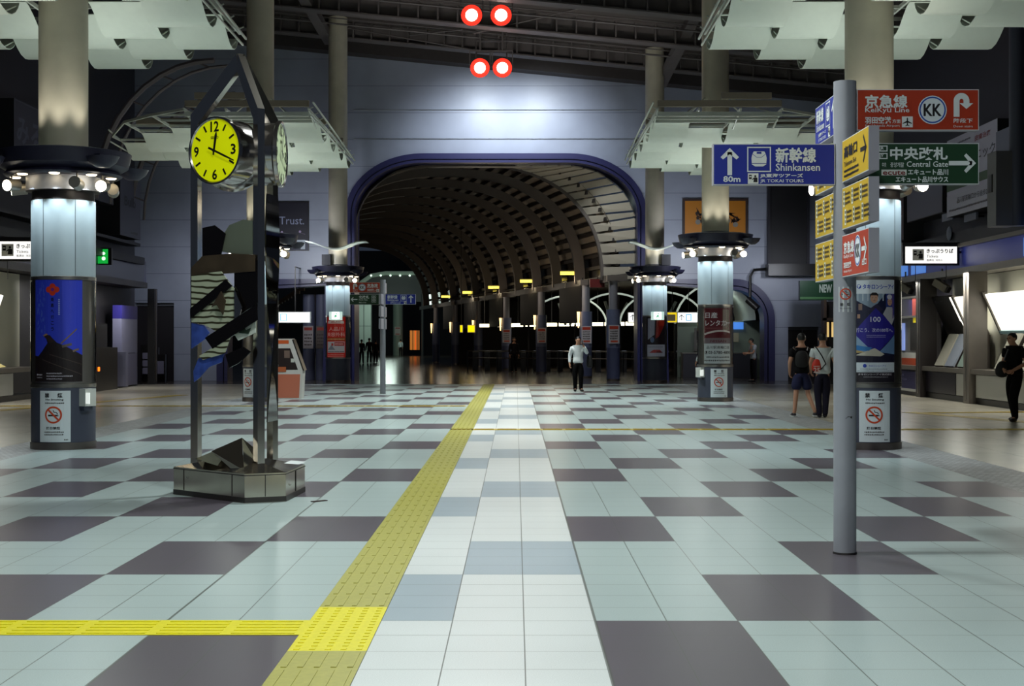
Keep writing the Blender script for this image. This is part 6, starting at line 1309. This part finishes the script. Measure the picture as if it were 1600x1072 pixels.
# 2, 3 the pair walking away on the right
p, J = person('person in a black T-shirt and navy shorts walking away, left of the near signpost', (5.87, 29.7, 0), PI+.05, 1.70, (13, 11, 13), (44, 46, 74),
    dict(knL=(.12, .03, .48), anL=(.16, .06, .09), toL=(.17, -.10, .03), knR=(-.14, -.02, .48), anR=(-.25, .16, .10), toR=(-.27, .0, .03), elL=(.25, .03, 1.12), wrL=(.22, -.10, .92), elR=(-.24, .0, 1.12), wrR=(-.2, -.12, .95)), 'short', True, (40, 38, 44), bulk=1.14)
t = thing('backpack', 'black backpack on the person in navy shorts', 'backpack', p.location+Vector((-.03, -.19, .98))); skinmesh('pack', {'a': (Vector((0, 0, .02)), (.15, .07)), 'b': (Vector((0, -.01, .22)), (.16, .085)), 'c': (Vector((0, 0, .40)), (.12, .06))}, [('a', 'b'), ('b', 'c')], M('black_cloth', (16, 14, 16), .7), t)
for sg in (-1, 1): obj('strap', MB().tube([(sg*.1, .03, .38), (sg*.13, .1, .45), (sg*.13, .2, .44)], .02, 6), PLINTH, t)
p, J = person('person in a white T-shirt and dark trousers walking away with a red shoulder bag', (6.24, 29.4, 0), PI-.12, 1.70, (212, 220, 220), (36, 34, 48),
    dict(knL=(.09, -.03, .48), anL=(.06, .04, .085), toL=(.06, -.12, .03), knR=(-.07, -.03, .48), anR=(-.05, .0, .085), toR=(-.06, -.16, .03), elR=(-.25, .03, 1.12), wrR=(-.27, -.04, .88), elL=(.24, .0, 1.12), wrL=(.22, -.14, .95)), 'short', False, (30, 30, 40), bulk=1.12)
t = thing('shoulder_bag', 'red drawstring bag with white print on the back of the person in the white T-shirt', 'bag', p.location+Vector((-.17, -.20, .86)))
skinmesh('bag_body', {'a': (Vector((0, 0, .07)), (.10, .05)), 'b': (Vector((0, -.01, .20)), (.11, .06)), 'c': (Vector((.02, .02, .34)), (.05, .035))}, [('a', 'b'), ('b', 'c')], M('red_bag', (196, 46, 26), .6), t)
s = Sheet((-.07, -.075, .06), (1, 0, 0), (0, 0, 1), eps=.004); s.text('25', 0, .0, .10, (226, 190, 180), .13, 1, .02); s.scribble(.0, .115, .12, .03, (226, 190, 180), 1, 3); s.build('print', t)
obj('strap', MB().tube([(.02, .05, .36), (.10, .05, .42), (.2, .07, .5), (.30, .2, .56)][:3]+[(.12, .09, .58), (.04, .12, .60)], .014, 6) if 0 else MB().tube([(.10, .05, .12), (.20, .03, .24), (.12, .03, .40), (.03, .07, .55), (.0, .18, .60)], .013, 6), PLINTH, t)
t = thing('plastic_bag', 'white plastic bag carried by the person in the white T-shirt', 'bag', p.location+Vector((.31, .02, .42))); skinmesh('bag_body', {'a': (Vector((0, 0, .05)), (.07, .09)), 'b': (Vector((0, 0, .22)), (.065, .08)), 'c': (Vector((-.01, 0, .34)), (.03, .03))}, [('a', 'b'), ('b', 'c')], M('thin_white', (206, 216, 220), .5), t); obj('handle', MB().tube([(-.01, 0, .34), (-.03, 0, .44)], .012, 6), M('thin_white', (206, 216, 220), .5), t)
# 4 person in black by the ticket machines
p, J = person('person in black clothes with a black bag, at the right edge by the fare maps', (9.62, 27.9, 0), -.9, 1.72, (14, 11, 12), (13, 11, 12),
    dict(nk=(0, -.03, 1.48), jaw=(-.01, -.08, 1.53), hd=(-.01, -.065, 1.59), top=(-.01, -.05, 1.65), elR=(-.23, .0, 1.12), wrR=(-.10, -.20, 1.02), elL=(.23, .05, 1.12), wrL=(.12, -.18, 1.0), knL=(.05, -.10, .49), anL=(.03, .0, .085), toL=(.03, -.16, .03), knR=(-.06, .0, .48), anR=(-.04, .10, .10), toR=(-.05, -.05, .03)), 'short', False, (28, 24, 24), bulk=1.18)
t = thing('shoulder_bag', 'black bag at the hip of the person in black by the fare maps', 'bag', p.location+Vector((-.26, -.02, .78))); skinmesh('bag_body', {'a': (Vector((0, 0, .06)), (.09, .15)), 'b': (Vector((.02, 0, .28)), (.08, .14)), 'c': (Vector((.06, 0, .40)), (.04, .08))}, [('a', 'b'), ('b', 'c')], M('black_cloth', (16, 14, 16), .7), t); obj('strap', MB().tube([(.06, 0, .4), (.14, .0, .62)], .015, 6), PLINTH, t)
# 5 at the counter under the small right arch, 6 half hidden by the maroon poster pillar
person('person in a white shirt leaning at the service counter under the small right arch', (9.05, 55.1, 0), -1.3, 1.66, (176, 180, 184), (24, 22, 26), dict(nk=(0, -.06, 1.47), jaw=(0, -.11, 1.52), hd=(0, -.10, 1.58), top=(0, -.08, 1.64), chs=(0, -.04, 1.27), elL=(.22, -.10, 1.12), wrL=(.14, -.32, 1.10), elR=(-.22, -.10, 1.12), wrR=(-.14, -.30, 1.12)), 'short', False, detail=False)
person('person in a white long sleeved shirt almost hidden behind the maroon poster pillar', (6.02, 45.5, 0), PI, 1.70, (196, 204, 206), (26, 24, 28), dict(elL=(.25, .05, 1.12), wrL=(.33, -.03, .90)), 'long', False, detail=False)
# 7 far silhouettes in the passage
for k, (px, h, c, lb) in enumerate(((551, 1.52, (20, 17, 18), 'leftmost dark figure of the far group, in a long dark skirt-like coat'), (565, 1.62, (18, 16, 18), 'second dark figure from the left in the far group, walking away'), (577, 1.72, (26, 20, 20), 'tallest dark figure of the far group walking away'), (587, 1.60, (30, 24, 24), 'right dark figure of the far group next to the far signpost pole'))):
    yy = 97+k*1.5; person(lb, ((px-806)*yy/F, yy, 0), PI+.1*k-.15, h, c, (16, 14, 16), dict(anL=(.12, .08, .085), toL=(.12, -.08, .03), anR=(-.10, -.08, .085), toR=(-.1, -.24, .03)), 'long', False, detail=False)
person('tiny person in a white shirt beside the far pale green column', ((626-806)*146/F, 146, 0), PI, 1.66, (206, 216, 214), (22, 20, 22), None, 'long', False, detail=False)
person('dark figure standing deep in the passage between the hanging black boards', ((803-806)*69/F, 69, 0), .3, 1.70, (26, 22, 24), (20, 18, 20), None, 'long', False, detail=False)
